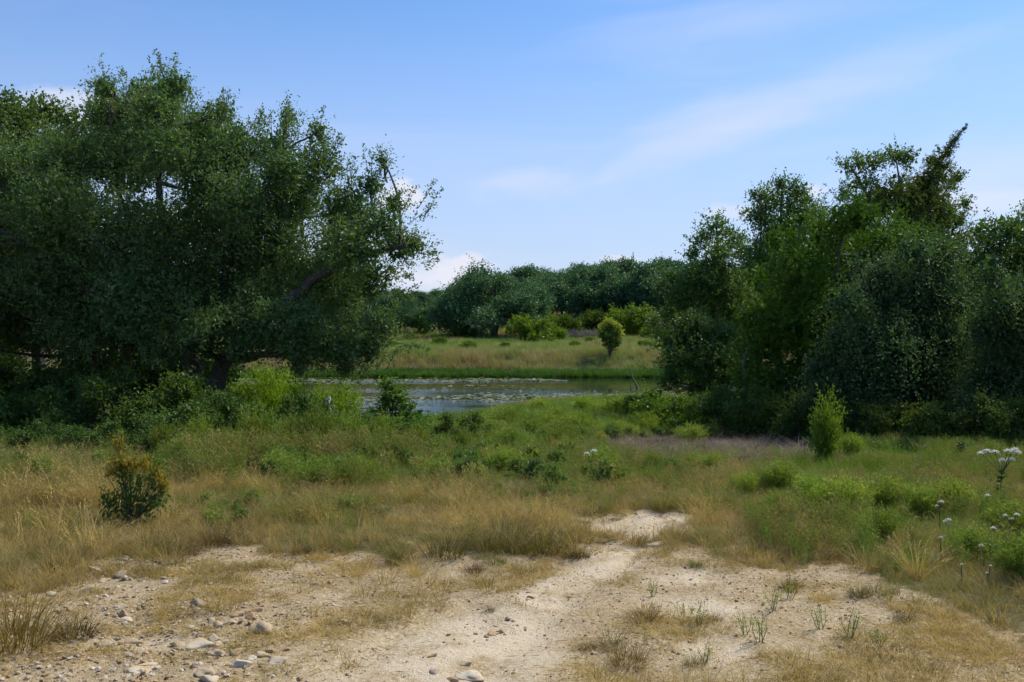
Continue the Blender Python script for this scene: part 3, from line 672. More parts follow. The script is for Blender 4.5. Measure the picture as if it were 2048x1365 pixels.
r = rng_(205); D = 33.0
rows = [(1385, 690, 62), (1425, 730, 62), (1350, 720, 40), (1440, 680, 50), (1330, 680, 26, None, 0.7), (1340, 760, 30, None, 0.7), (1470, 740, 45), (1400, 780, 40, None, 0.7), (1380, 650, 36), (1310, 640, 20, None, 0.6)]
lobes = lobes_px(rows, D, r, 0.8, 1.4)
tm, tw, cm = MB(), MB(), MB(); b0 = G(1440, 860); D0 = b0[1]
stems = [(np.concatenate([[np.array(b0) - [0, 0, 0.2]], stem_px([(1437, 830, 0), (1430, 790, 0), (1418, 750, 0), (1400, 690, 0)], D)]), 0.09, 0.03)]
limbs(tm, stems, lobes, r, 0.1, 4)
crown_from_lobes(cm, tw, lobes, r, 22.0, 0.5, 13, 0.085, 0.05, 0.1, 0.035, 0.3, 0.25, stem=0.2)
place_tree('young_oak', 'young round oak on one slim leaning trunk, with the pond behind it', 'tree', b0, tm, tw, [('crown', cm, M_OAKR)], B_OAK)

def drape_crown(mb, tw, lobes, rng, dens, M, ll, lw, hang=0.8):
    for lb in lobes:
        rr = float(lb.r.mean()); N = max(6, int(dens * lb.k * rr ** 2 * 12))
        u = unit(rng.normal(size=(N, 3)) + [0, 0, 0.25]); S = lb.c + u * lb.r * (0.55 + 0.45 * rng.random(N)[:, None])
        Dv = u * [0.6, 0.6, 0.3] + rng.normal(0, 0.3, (N, 3)) - [0, 0, 0.5]
        inner_leaves(mb, lb, rng, ll * 2.2, 1.1)
        twigs(mb, S, Dv, hang * rng.uniform(0.4, 1.2, N), M, ll, lw, rng, 0.5, 0.035, 0.2, 0.1 * rng.normal(), 0.55, 0.8)
        n2_ = N // 5; u2 = unit(rng.normal(size=(n2_, 3)) + [0, 0, 0.8]); S2 = lb.c + u2 * lb.r * 0.92
        twigs(mb, S2, u2 * 0.6 + [0, 0, 0.8] + rng.normal(0, 0.3, (n2_, 3)), 0.35 * rng.uniform(0.4, 1.2, n2_), 10, ll * 0.8, lw * 0.8, rng, 0.1, 0.02, 0.4, 0.2)
r = rng_(206); D = 23.0
rows = [(1880, 510, 52), (1830, 505, 44), (1770, 545, 44), (1715, 530, 22), (1740, 590, 50), (1700, 610, 40), (1800, 600, 85), (1890, 600, 60), (1860, 560, 60), (1690, 680, 50), (1760, 700, 95), (1860, 690, 80), (1650, 740, 45), (1700, 780, 70), (1800, 790, 85), (1880, 780, 60), (1640, 800, 40), (1910, 690, 36), (1740, 850, 70), (1840, 850, 60), (1660, 860, 45)]
lobes = lobes_px(rows, D, r, 0.7, 1.6)
tm, tw, cm = MB(), MB(), MB(); b0 = at(1800, D + 0.4)
stems = [(np.concatenate([[np.array(b0) - [0, 0, 0.2]], stem_px([(1800, 820, 0.4), (1815, 680, 0.4), (1850, 540, 0.3)], D)]), 0.12, 0.03), (stem_px([(1800, 780, 0.4), (1760, 680, 0.3), (1740, 590, 0.2)], D), 0.07, 0.02)]
limbs(tm, stems, lobes, r, 0.1, 4)
drape_crown(cm, tw, lobes, r, 20.0, 14, 0.072, 0.046)
place_tree('vine_draped_tree', 'tree smothered in hanging glossy vines, in front of the juniper', 'tree', b0, tm, tw, [('vines', cm, M_VINE)], B_OAK)

r = rng_(207); D = 21.5
rows = [(1985, 555, 36, None, 0.8), (2000, 610, 50), (2050, 600, 60), (1965, 660, 36), (2030, 690, 85), (1990, 760, 70), (2060, 780, 100), (1950, 830, 60), (2030, 850, 90), (2120, 640, 90), (2130, 780, 110), (1985, 520, 18, None, 0.7), (2100, 870, 90)]
lobes = lobes_px(rows, D, r, 0.7, 1.4)
tm, tw, cm = MB(), MB(), MB(); b0 = at(2030, D + 0.3)
stems = [(np.concatenate([[np.array(b0) - [0, 0, 0.2]], stem_px([(2030, 820, 0.3), (2020, 700, 0.3), (1995, 570, 0.2)], D)]), 0.08, 0.02), (stem_px([(2030, 800, 0.3), (2080, 700, 0.3), (2110, 640, 0.2)], D), 0.06, 0.02)]
limbs(tm, stems, lobes, r, 0.1, 4)
drape_crown(cm, tw, lobes, r, 20, 13, 0.068, 0.038, 0.5)
place_tree('edge_thicket_tree', 'grey-green bushy tree at the right edge, beside the vine-draped one', 'tree', b0, tm, tw, [('crown', cm, M_VINE)], B_OAK)

r = rng_(208); D = 31.0
rows = [(1960, 465, 34, None, 0.7), (2010, 455, 34, None, 0.7), (2045, 460, 44, None, 0.8), (1985, 500, 44), (2040, 520, 60), (1950, 540, 50), (2110, 470, 80), (2150, 560, 110), (1930, 600, 70), (2020, 620, 90), (1930, 720, 70), (2080, 720, 100)]
lobes = lobes_px(rows, D, r, 1.0, 2.2)
tm, tw, cm = MB(), MB(), MB(); b0 = at(2000, D)
stems = [(np.concatenate([[np.array(b0) - [0, 0, 0.3]], stem_px([(2000, 780, 0), (2005, 620, 0), (2000, 450, 0)], D)]), 0.16, 0.02), (stem_px([(2003, 640, 0), (2080, 540, 0), (2120, 470, 0)], D), 0.1, 0.02)]
limbs(tm, stems, lobes, r, 0.2, 3)
crown_from_lobes(cm, tw, lobes, r, 12.0, 0.55, 12, 0.095, 0.058, 0.08, 0.035, 0.35, 0.25, stem=0.2)
place_tree('back_oak', 'dark oak behind the vines at the right edge, ragged top against sky', 'tree', b0, tm, tw, [('crown', cm, M_OAKR)], B_OAK)

# ================================================================== FAR: oaks beyond the pond
def far_oak_proto(seed, w_, h_, trunk, low, ll):
    """oak about w_ wide and h_ high with its base at the origin"""
    r = rng_(seed); lobes = []
    for k in range(64):
        a = r.uniform(0, 2 * math.pi); q = math.sqrt(r.random()); x = q * math.cos(a) * w_ / 2; y = q * math.sin(a) * w_ / 2
        top = h_ * (1 - 0.45 * q ** 2.2); bot = low * h_ * (1 - 0.35 * q)
        z = bot + (top - bot) * (0.35 + 0.62 * r.random())
        lobes.append(Lobe((x * 0.86, y * 0.86, z * 0.90), w_ * r.uniform(0.085, 0.14)))
    tm, tw, cm = MB(), None, MB(); stems = []
    for s_ in range(trunk):
        a = r.uniform(0, 6.28); e = np.array([math.cos(a) * w_ * 0.22, math.sin(a) * w_ * 0.22, h_ * 0.72]); b_ = np.array([math.cos(a) * 0.35, math.sin(a) * 0.35, -0.3])
        stems.append((bez(b_, b_ * 1.2 + [0, 0, h_ * 0.35], e, 9), 0.022 * h_ + 0.05, 0.06))
    limbs(tm, stems, lobes, r, 0.2, 1, 5)
    crown_from_lobes(cm, tw, lobes, r, 3.6, 1.0, 9, ll, ll * 0.66, 0.08, 0.10, 0.25, 0.45, spread=0.55)
    return tm, cm
def far_proto_tree(name, label, cat, seed, w_, h_, trunk, low, ll, loc, group=None, mat=None):
    tm, cm = far_oak_proto(seed, w_, h_, trunk, low, ll)
    t = thing(name, label, cat, loc, group); obj('trunk', tm.mesh('far trunk', True), B_OAK, t); obj('crown', cm.mesh('far crown'), mat or M_FAR, t)
    return t
big = far_proto_tree('spreading_oak', 'big dome-shaped live oak with low boughs, alone beyond the pond', 'tree', 301, 14.6, 8.0, 6, 0.10, 0.20, at(984, 110))
GO = 'oaks of the far tree line'
def far_label(px, k):
    return None
protoA = far_proto_tree('line_oak', 'far oak in tree line, directly behind the big dome-shaped oak', 'tree', 302, 11.5, 8.3, 3, 0.30, 0.24, at(1060, 140), GO)
protoB = far_proto_tree('line_oak', 'far oak in tree line, first right of the big dome-shaped oak', 'tree', 303, 11.0, 7.8, 2, 0.34, 0.24, at(1130, 132), GO)
protoC = far_proto_tree('line_oak', 'far oak with pale trunk in tree line, above the yellow-topped sapling', 'tree', 304, 12.5, 8.2, 3, 0.34, 0.24, at(1205, 130), GO)
fl = [(protoB, 1270, 128, 1.02, 'far oak in tree line, second right of the yellow-topped sapling'), (protoA, 1320, 126, 1.12, 'tall far oak in tree line, beside the slender oak of the right clump'),
      (protoC, 925, 150, 0.62, 'far oak in tree line, peeking out left above the big dome-shaped oak'), (protoB, 880, 158, 0.55, 'far oak in tree line above the grassy gap left of the dome-shaped oak'),
      (protoA, 838, 155, 0.52, 'far oak in tree line, just right of the big near oak'), (protoC, 790, 152, 0.55, 'far oak in tree line, half hidden by the tips of the big near oak'),
      (protoC, 1040, 165, 0.80, 'far oak in tree line, its top showing over the dome-shaped oak'), (protoB, 1100, 158, 0.95, 'far oak in second row, between the dome-shaped oak and the tree line'),
      (protoA, 1170, 155, 0.98, 'far oak in second row, above the grey dead brush'), (protoC, 1245, 150, 1.05, 'far oak in second row, above the yellow-topped sapling'),
      (protoB, 1375, 122, 1.15, 'far oak seen behind the slender oak of the right clump')]
rr_ = rng_(31)
for pr, px, D_, s_, lb in fl:
    copy_thing(pr, lb, at(px, D_), rr_.uniform(0, 6), (s_, s_, s_ * rr_.uniform(0.95, 1.05)), GO, (rr_.uniform(0.85, 1.1),) * 3)
k_ = 0
for px in list(range(-260, 780, 95)) + list(range(1440, 2300, 100)):
    D_ = rr_.uniform(125, 160); s_ = rr_.uniform(0.85, 1.15)
    copy_thing((protoA, protoB, protoC)[k_ % 3], 'far oak glimpsed through the near trees', at(px, D_), rr_.uniform(0, 6), s_, GO + ' behind the near trees'); k_ += 1
# rounded tree and juniper left of the grassy gap
t1 = copy_thing(big, 'rounded oak thicket left of the grassy gap beyond the pond', at(795, 118), 1.2, (0.5, 0.55, 0.62)); t1.name = 'oak_thicket'
r = rng_(320); cm = MB(); lobes = [Lobe((0, 0, 0.9), 0.9), Lobe((0.4, 0, 1.7), 0.75), Lobe((-0.5, 0.2, 1.5), 0.7), Lobe((0.1, -0.1, 2.4), 0.5)]
plume_crown(cm, lobes, r, 3.0, 0.8, 5, 0.16, 0.08)
t = thing('far_juniper', 'small dark juniper beside the grassy gap beyond the pond', 'tree', at(850, 116), None, 0, 1.15); obj('crown', cm.mesh('far juniper'), M_CEDAR, t)
tm = MB(); tm.tube([(0, 0, -0.1), (0, 0, 1.0), (0.1, 0, 2.0)], [0.1, 0.08, 0.03], 6); obj('trunk', tm.mesh('juniper trunk'), B_GREY, t)

# ------------------------------------------------------------------ shrubs
def bush_mesh(seed, lobes, dens, tl, M, ll, lw, up=0.3, droop=0.1, stems=9, spread=0.55, h=0.6):
    r = rng_(seed); cm, sm = MB(), MB()
    crown_from_lobes(cm, None, lobes, r, dens, tl, M, ll, lw, droop, tl * 0.06, up, 0.3, spread=spread)
    for lb in lobes:
        for k in range(max(1, stems // len(lobes))):
            b_ = np.array([r.normal(0, 0.06), r.normal(0, 0.06), -0.06]); e = lb.c + r.normal(0, 0.3, 3) * lb.r
            sm.tube(wob(bez(b_, (b_ + e) / 2 + [0, 0, 0.1], e, 5), 0.012, r), np.linspace(0.018, 0.005, 5), 4)
    return cm.mesh('foliage'), sm.mesh('stems', True)
def fine_mesh(seed, h, w_, n, M, ll, lw, droop=0.05, base_r=0.08, t0=0.25, hmin=0.75):
    """upright feathery plant: many thin stems fanning from the base, needle leaves along them"""
    r = rng_(seed); cm, sm = MB(), MB()
    S = np.stack([r.normal(0, base_r, n), r.normal(0, base_r, n), np.full(n, -0.03)], -1)
    a = r.uniform(0, 2 * math.pi, n); q = np.sqrt(r.random(n))
    E = np.stack([np.cos(a) * q * w_ / 2, np.sin(a) * q * w_ / 2, h * (1 - 0.35 * q ** 2) * r.uniform(hmin, 1.05, n)], -1)
    Dv = E - S; L = np.linalg.norm(Dv, axis=1)
    twigs(cm, S, Dv, L, M, ll, lw, r, droop, 0.035 * h, 1.1, 0.0, 0.6, t0=t0)
    # side shoots
    t = r.uniform(0.35, 0.85, (n, 4)); Ps = S[:, None] + Dv[:, None] * t[..., None]; sd_ = unit(Dv)[:, None] + r.normal(0, 0.45, (n, 4, 3))
    twigs(cm, Ps.reshape(-1, 3), sd_.reshape(-1, 3), np.repeat(L * 0.28, 4), max(4, M // 3), ll, lw, r, droop, 0.02 * h, 1.0, 0.05, 0.6)
    for k in range(min(n, 14)): sm.tube(np.stack([S[k], S[k] + Dv[k] * 0.5 + r.normal(0, 0.01, 3), S[k] + Dv[k] * 0.9]), [0.007 * h + 0.002, 0.005 * h + 0.001, 0.001], 4)
    return cm.mesh('foliage'), sm.mesh('stems', True)
def shrub(name, label, cat, meshes, mat, loc, rz, sc, group=None, smat=None, color=None):
    t = thing(name, label, cat, loc, group, rz, sc)
    f = obj('foliage', meshes[0], mat, t); s_ = obj('stem', meshes[1], smat or B_OAK, t)
    if color: f.color = (*color, 1)
    return t
def rand_lobes(seed, n, w_, h_, r0):
    r = rng_(seed); out = []
    for k in range(n):
        a = r.uniform(0, 6.28); q = math.sqrt(r.random()) * (w_ / 2 - r0 * 0.6); z = r.uniform(r0 * 0.6, max(h_ - r0 - 0.35 * h_ * (q / (w_ / 2)) ** 2, r0))
        out.append(Lobe((math.cos(a) * q, math.sin(a) * q, z), r0 * r.uniform(0.75, 1.2)))
    return out
# broad-leaved understorey bushes (unit about 1.6 m wide, 1.4 m high)
BL = [bush_mesh(400 + k, rand_lobes(410 + k, 14, 1.8, 1.55, 0.27), 17, 0.40, 12, 0.054, 0.030, up=0.5) for k in range(4)]
# large-leaf far shrubs, bright
BF = [bush_mesh(420 + k, rand_lobes(430 + k, 14, 3.4, 2.3, 0.62), 5.0, 0.6, 9, 0.15, 0.07, up=0.7) for k in range(2)]
FN = [fine_mesh(440 + k, 1.0, 0.95, 95, 20, 0.085, 0.016) for k in range(3)]
r = rng_(45)
GB = 'bushes at the foot of the trees'
def col_j(a=0.85, b=1.15): 
    v = r.uniform(a * 0.9, b * 1.1); return (v * r.uniform(0.95, 1.1), v, v * r.uniform(0.85, 1.0))
for px, D_, s_, lb in ((-40, 22, 1.1, 'dark bush at the left edge beneath the big oak'), (60, 22.5, 1.05, 'dark bush below the straight trunk at far left'), (150, 22, 1.1, 'low dark bush in the shade between the two left trunks'),
                       (235, 21.5, 1.2, 'dark green bush in shade behind the yellow-topped shrub'), (320, 21.5, 1.25, 'vine-tangled bush directly right of the yellow-topped shrub, in shade'), (395, 22, 1.35, 'leafy bush around the base of the leaning oak trunk'),
                       (455, 21, 0.85, 'glossy bush just right of the leaning oak trunk'), (530, 21.5, 0.62, 'glossy-leaved bush below the overhanging bough, pond behind it'), (590, 21, 0.70, 'sunlit bush left of the white glint stump'), (650, 22, 0.85, 'tallest glossy bush, beneath the white glint stump'),
                       (705, 21.5, 0.62, 'bush immediately left of the leafy sapling'), (740, 20, 0.6, 'low bush at the foot of the leafy sapling'), (820, 21.5, 0.6, 'olive bush immediately right of the leafy sapling'), (905, 21, 0.62, 'dusty olive bush standing alone in the middle meadow'), (950, 21.5, 0.5, 'small grey-green bush right of the dusty olive bush'),
                       (620, 19, 0.8, 'low sprawling bush in front of the glossy bushes'), (500, 19, 0.75, 'low bush in front of the leaning oak, edging the tan grass')):
    k = int(r.integers(0, 4)); shrub('leafy_bush', lb, 'bush', BL[k], M_BUSH, at(px, D_), r.uniform(0, 6), (s_ * 1.05, s_, s_ * r.uniform(0.75, 1.15)), GB, None, col_j())
for i_, (px, D_, s_, lb) in enumerate(((190, 18.0, 0.70, 'low dark bush in the tangle left of the yellow-topped shrub'), (300, 17.6, 0.75, 'low bush in the tangle behind the yellow-topped shrub'), (365, 18.2, 0.9, 'bush at the left end of the front row of bushes'), (430, 17.6, 0.85, 'front-row bush below the leaning trunk'), (480, 18.4, 0.8, 'front-row bush right below the leaning trunk'), (545, 17.8, 0.7, 'front-row bush below the overhanging bough'), (600, 18.4, 0.75, 'front-row bush left below the white glint stump'), (665, 17.8, 0.65, 'front-row bush right below the white glint stump'), (720, 18.3, 0.75, 'front-row bush left below the leafy sapling'), (790, 18.0, 0.6, 'front-row bush directly below the leafy sapling'), (860, 18.6, 0.5, 'last low bush at the right end of the front row'), (90, 18.5, 0.6, 'low tangled bush at far left edge of the shade'), (20, 18.2, 0.6, 'low tangled bush cut by the left edge'))):
    shrub('leafy_bush', lb, 'bush', BL[i_ % 4], M_BUSH, at(px, D_), i_ * 1.3, (s_ * 1.1, s_, s_ * (0.8 + 0.07 * (i_ % 5))), GB, None, tuple(1.3 * q for q in col_j(0.85, 1.2)) if px > 410 else (0.9, 1.0, 1.1))  # bluish leaf tint on the left paints in the oak's shade
for i_, (px, D_, s_, lb) in enumerate(((400, 17.0, 0.9, 'feathery stems before the leaning trunk'), (510, 17.2, 1.0, 'feathery stems before the overhanging bough'), (575, 17.0, 0.9, 'feathery stems in the front row, left of the white glint stump'), (640, 17.2, 1.05, 'tall feathery stems in front of the white glint stump'), (700, 17.0, 0.95, 'feathery stems front left of the leafy sapling'), (760, 17.3, 0.9, 'feathery stems front of the leafy sapling'), (835, 17.4, 0.7, 'feathery stems front right of the leafy sapling'), (330, 17.0, 0.8, 'feathery stems right of the yellow-topped shrub'), (455, 16.6, 0.7, 'short feathery stems before the leaning trunk'), (925, 18.0, 0.6, 'feathery stems below the dusty olive bush'))):
    shrub('feathery_bush', lb, 'bush', FN[i_ % 3], M_FINE, at(px, D_), i_ * 2.3, (s_ * 0.75, s_ * 0.75, s_), 'feathery stems in front of the bushes', M_STEM, col_j(0.6, 0.95))
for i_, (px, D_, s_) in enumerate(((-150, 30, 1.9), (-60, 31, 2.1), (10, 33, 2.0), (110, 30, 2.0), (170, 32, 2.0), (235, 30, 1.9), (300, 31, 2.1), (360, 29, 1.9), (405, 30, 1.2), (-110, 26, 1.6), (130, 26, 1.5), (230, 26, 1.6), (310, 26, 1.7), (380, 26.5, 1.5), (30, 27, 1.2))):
    shrub('understorey_bush', ['shaded understorey bush under left trees, %s' % w_ for w_ in ('beyond the left edge', 'cut by the left edge', 'left of the straight trunk, lit from behind', 'right beside the straight trunk', 'behind the second trunk', 'between the thin twin trunks', 'tall, behind the leaning oak', 'against the leaning trunk', 'low, just right of the leaning trunk base', 'near, outside the left edge', 'near, right of the straight trunk', 'near, before the thin twin trunks', 'near, left of the leaning oak', 'near, at the foot of the leaning oak', 'near and low, before the straight trunk')][i_], 'bush', BL[i_ % 3], M_BUSH, at(px, D_), i_ * 1.7, (s_ * 1.05, s_, s_), 'understorey bushes under the left trees', None, (0.75, 0.85, 0.85))  # darker cool tint puts the shade under the trees into the leaves
for px, D_, s_, lb in ((1330, 30, 1.1, 'bright bush left of the young oak trunk'), (1390, 28, 1.0, 'green bush in front of the young oak'), (1450, 27, 1.05, 'dark bush right of the slim leaning trunk'), (1520, 25.5, 1.1, 'dark bush under the left side of the juniper'),
                       (1590, 24, 1.0, 'dark bush behind the upright bright sapling'), (1720, 21.5, 0.8, 'low dark bush right of the upright bright sapling'), (1800, 21.3, 0.85, 'low bush below the vine-draped tree, behind the dead stalk'), (1880, 21, 0.9, 'low bush behind the white-flowered weed'), (1960, 20.5, 0.9, 'bush beneath the right-edge thicket'), (2050, 20, 1.0, 'bush at the very right edge below the thicket'), (1300, 33, 0.9, 'bright bush at the meadow edge nearest the pond'), (1250, 34, 0.6, 'small bright bush in the green meadow')):
    k = int(r.integers(0, 3)); shrub('leafy_bush', lb, 'bush', BL[k], M_BUSH, at(px, D_), r.uniform(0, 6), (s_ * 1.1, s_, s_ * r.uniform(0.9, 1.1)), GB + ' on the right', None, (1.3, 1.35, 0.8) if px < 1420 else col_j())
GF = 'bright shrubs beyond the pond'
for px, D_, s_, lb in ((1058, 99, 1.35, 'bright yellow-green round shrub beside the dome-shaped oak'), (1105, 100, 0.9, 'smaller bright shrub on the right side of the round yellow-green one'), (1130, 118, 1.2, 'green shrub below the tree line, left of the grey brush'), (1185, 121, 1.3, 'green shrub below the tree line, above the grey brush'), (1240, 119, 1.2, 'green shrub below the tree line, behind the yellow-topped sapling'),
                       (1262, 114, 1.75, 'tall bright shrub right of the yellow-topped sapling'), (1100, 122, 1.2, 'green shrub between the dome-shaped oak and the tree line'), (1290, 118, 1.3, 'green shrub below the tree line, beside the right clump'), (930, 108, 0.9, 'dark shrub under the left boughs of the dome-shaped oak'), (960, 107, 0.6, 'low shrub in the shade of the dome-shaped oak'), (1320, 108, 1.2, 'pale leafy shrub touching the right clump beyond the pond')):
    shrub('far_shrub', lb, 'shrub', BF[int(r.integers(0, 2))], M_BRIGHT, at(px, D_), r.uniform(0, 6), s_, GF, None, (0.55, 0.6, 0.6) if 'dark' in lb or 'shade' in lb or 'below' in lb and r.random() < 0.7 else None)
for i_, (px, D_, s_) in enumerate(((640, 80, 0.55), (560, 82, 0.5), (880, 92, 0.45), (935, 84, 0.4), (1010, 86, 0.3), (1150, 88, 0.32), (1290, 85, 0.4), (780, 86, 0.45), (720, 90, 0.6), (820, 100, 0.5), (1180, 96, 0.35))):
    shrub('field_bush', ['small grey-green bush on the far bank under the near bough', 'small bush on the far bank, leftmost under the near bough', 'small bright bush below the grassy gap on the far field', 'low bush on the far bank below the dome-shaped oak', 'tiny bush at the middle of the far bank', 'tiny bush on the far bank below the grey brush', 'low bush on the far bank right of the yellow-topped sapling', 'small bush on the far bank seen at the big oak tips', 'small bush behind the big oak tips on the far field', 'small bush at the foot of the grassy gap', 'tiny bush on the far field left of the yellow-topped sapling'][i_], 'bush', BF[i_ % 2], M_BRIGHT, at(px, D_), i_ * 2.1, (s_ * 1.2, s_, s_), 'small bushes on the far field', None, (0.6, 0.75, 0.8) if i_ in (0, 1, 7) else (0.8, 0.85, 0.7))
# grey dead brush
r2 = rng_(46); db = MB()
S = np.stack([r2.uniform(-2.8, 2.8, 500), r2.uniform(-1, 1, 500), r2.uniform(0, 0.5, 500)], -1)
for s_ in S: 
    d_ = unit(r2.normal(size=3) + [0, 0, 0.6]); db.tube(np.stack([s_, s_ + d_ * 0.5 + r2.normal(0, 0.05, 3), s_ + d_ * 1.0 + r2.normal(0, 0.1, 3)]), [0.03, 0.022, 0.008], 3, a=r2.random())
tag(obj('brush_pile', db.mesh('brush_pile'), M_GREYTWIG, None, at(1168, 108)), 'tangle of grey dead brush below the far tree line', 'brush')
# yellow-topped sapling on the far bank
r3 = rng_(47); cm, ym, tm = MB(), MB(), MB()
lobes = [Lobe((0, 0, 1.1), 0.75), Lobe((-0.45, 0, 1.7), 0.6), Lobe((0.5, 0.1, 1.7), 0.6), Lobe((0, 0, 2.2), 0.55), Lobe((0.4, -0.3, 1.2), 0.5)]
ylob = [Lobe((-0.1, 0, 2.75), 0.32), Lobe((-0.55, 0, 2.4), 0.30), Lobe((0.65, 0, 2.3), 0.36), Lobe((0.85, 0, 1.8), 0.28), Lobe((-0.75, 0.1, 1.8), 0.22), Lobe((0.25, 0, 2.55), 0.28)]
crown_from_lobes(cm, None, lobes, r3, 5, 0.5, 9, 0.14, 0.075, up=0.9); crown_from_lobes(ym, None, ylob, r3, 5, 0.4, 8, 0.14, 0.075, up=1.1)
for lb in lobes + ylob: tm.tube(bez(np.array([0, 0, -0.1]), np.array([0, 0, 0.8]) + lb.c * [0.3, 0.3, 0.1], lb.c, 6), np.linspace(0.04, 0.01, 6), 5)
t = thing('yellow_topped_sapling', 'small sapling with yellow topmost leaves standing on the far bank', 'tree', at(1220, 77.8), None, 0, 0.98)
obj('crown', cm.mesh('sapling crown'), M_BUSH, t); obj('yellow_top', ym.mesh('sapling yellow'), M_YGREEN, t)['kind'] = 'stuff'; obj('trunk', tm.mesh('sapling trunk', True), B_OAK, t)

# leafy sapling in front of the pond
r3 = rng_(48); cm, tm = MB(), MB()
lobes = [Lobe((0, 0, 0.55), 0.34), Lobe((-0.22, 0, 0.9), 0.26), Lobe((0.2, 0.05, 0.95), 0.28), Lobe((0, 0, 1.25), 0.24), Lobe((-0.08, 0, 1.55), 0.16), Lobe((0.36, 0, 0.7), 0.2), Lobe((0.1, -0.1, 1.4), 0.16)]
crown_from_lobes(cm, None, lobes, r3, 26, 0.34, 11, 0.085, 0.034, 0.25, 0.02, 0.35, 0.3)
for lb in lobes: tm.tube(bez(np.array([0, 0, -0.1]), lb.c * [0.3, 0.3, 0.5], lb.c, 6), np.linspace(0.025, 0.006, 6), 5)
t = thing('leafy_sapling', 'fresh green leafy sapling standing before the open water', 'tree', at(785, 19.8), None, 0, (1.2, 1.2, 0.86))
obj('crown', cm.mesh('leafy sapling'), M_BUSH, t).color = (1.0, 1.15, 0.9, 1); obj('trunk', tm.mesh('leafy sapling trunk', True), B_OAK, t)

# shrub with yellowing top in the left foreground
r3 = rng_(49); cm, ym, tm = MB(), MB(), MB()
lobes = [Lobe((-0.1, 0, 0.16), 0.2), Lobe((0.18, 0, 0.16), 0.2), Lobe((0.05, 0, 0.32), 0.2), Lobe((-0.28, 0, 0.2), 0.15), Lobe((0.36, 0, 0.25), 0.16), Lobe((-0.08, 0, 0.45), 0.14), Lobe((0.25, 0.05, 0.42), 0.14)]
ylob = [Lobe((-0.12, 0, 0.58), 0.12), Lobe((-0.16, 0, 0.74), 0.08), Lobe((0.02, 0, 0.56), 0.10), Lobe((0.34, 0, 0.46), 0.08), Lobe((-0.26, 0, 0.5), 0.07), Lobe((0.42, 0, 0.36), 0.07), Lobe((0.18, 0, 0.55), 0.07)]
crown_from_lobes(cm, None, lobes, r3, 34, 0.24, 11, 0.030, 0.016, 0.1, 0.014, 0.6, 0.25, inner=0.4); crown_from_lobes(ym, None, ylob, r3, 52, 0.16, 10, 0.028, 0.016, 0.1, 0.010, 0.6, 0.2)
for lb in lobes + ylob:
    for q in range(2): tm.tube(bez(np.array([r3.normal(0, 0.03), r3.normal(0, 0.03), -0.05]), lb.c * [0.4, 0.4, 0.5], lb.c + r3.normal(0, 0.05, 3), 6), np.linspace(0.010, 0.003, 6), 4)
yp = G(262, 1052)
t = thing('yellowing_shrub', 'small shrub with yellow-orange top leaves in the tan grass, lower left', 'shrub', yp, None, 0, (0.85, 0.85, 1.2))
obj('foliage', cm.mesh('yellowing shrub'), M_BUSH, t); obj('yellow_top', ym.mesh('yellow tips'), M_YELLOW, t)['kind'] = 'stuff'; obj('stem', tm.mesh('shrub stems', True), B_OAK, t)

# upright bright sapling on the right and its small companion
FT = fine_mesh(460, 1.0, 0.58, 80, 26, 0.060, 0.018, 0.0, 0.05, 0.12, 0.35)
b1 = G(1648, 930)
t = shrub('upright_sapling', 'bright green feathery upright sapling before the dark right clump', 'shrub', FT, M_BRIGHT, b1, 0.4, (1.05, 1.05, 1.35)); t.rotation_euler = (0, R(5), 0.4)
shrub('upright_sapling', 'short feathery shoot leaning just right of the bright upright sapling', 'shrub', FN[0], M_FINE, at(1700, b1[1] + 0.6), 1.0, 0.55)
# feathery round bushes in the meadow
GR = 'feathery green bushes in the meadow'
for px, py, hpx, lb in ((1905, 1035, 62, 'round feathery green bush near the right edge, white flowers beside it'), (1205, 955, 48, 'round feathery green bush in mid meadow with a white flower above'), (1310, 948, 34, 'small feathery bush right of the white flower'), (1425, 945, 32, 'yellow-green feathery bush on the grey matted grass'),
                        (1390, 940, 28, 'feathery bush left of the yellow-green one on the matted grass'), (1005, 950, 44, 'feathery bush at the middle of the meadow'), (1120, 905, 40, 'feathery bush left of the mid-meadow white flowers'), (870, 968, 40, 'feathery bush below the leafy sapling'), (1225, 885, 36, 'feathery bush on the bright meadow slope'), (1100, 870, 36, 'feathery bush at the left of the bright meadow'),
                        (1290, 868, 36, 'feathery bush near the meadow edge below the young oak'), (1165, 868, 34, 'feathery bush in the heart of the bright meadow'), (1020, 905, 40, 'feathery bush right of the dusty olive bush'), (1560, 990, 56, 'feathery weed clump in front of the grey matted grass'), (1490, 995, 40, 'feathery clump at the left of the green weeds'), (1690, 1040, 72, 'large feathery clump in the middle of the green weeds'), (1770, 1030, 64, 'feathery clump right of the large one in the green weeds'), (1630, 1025, 60, 'feathery clump left of the large one in the green weeds'), (1840, 1040, 56, 'feathery clump between the green weeds and the round bush'), (1760, 1090, 60, 'feathery clump at the front of the green weeds'),
                        (1560, 1040, 46, 'feathery clump at the lower left of the green weeds'), (2020, 1090, 70, 'feathery clump at the right edge below the white flowers'), (1960, 1130, 62, 'bright feathery clump among the front white flowers'), (2040, 1170, 80, 'bright feathery clump at the lower right edge'), (640, 985, 56, 'feathery clump left of the centre, before the glossy bushes'), (720, 975, 50, 'feathery clump left of centre, next to the tan grass'), (560, 960, 50, 'feathery clump in front of the low bush by the leaning oak')):
    g = G(px, py); h_ = hpx / F * g[1] * 1.35
    shrub('feathery_bush', lb, 'bush', FN[int(r.integers(0, 3))], M_FINE, g, r.uniform(0, 6), (h_ * 1.25, h_ * 1.25, h_), GR, M_STEM, col_j(0.8, 1.15))
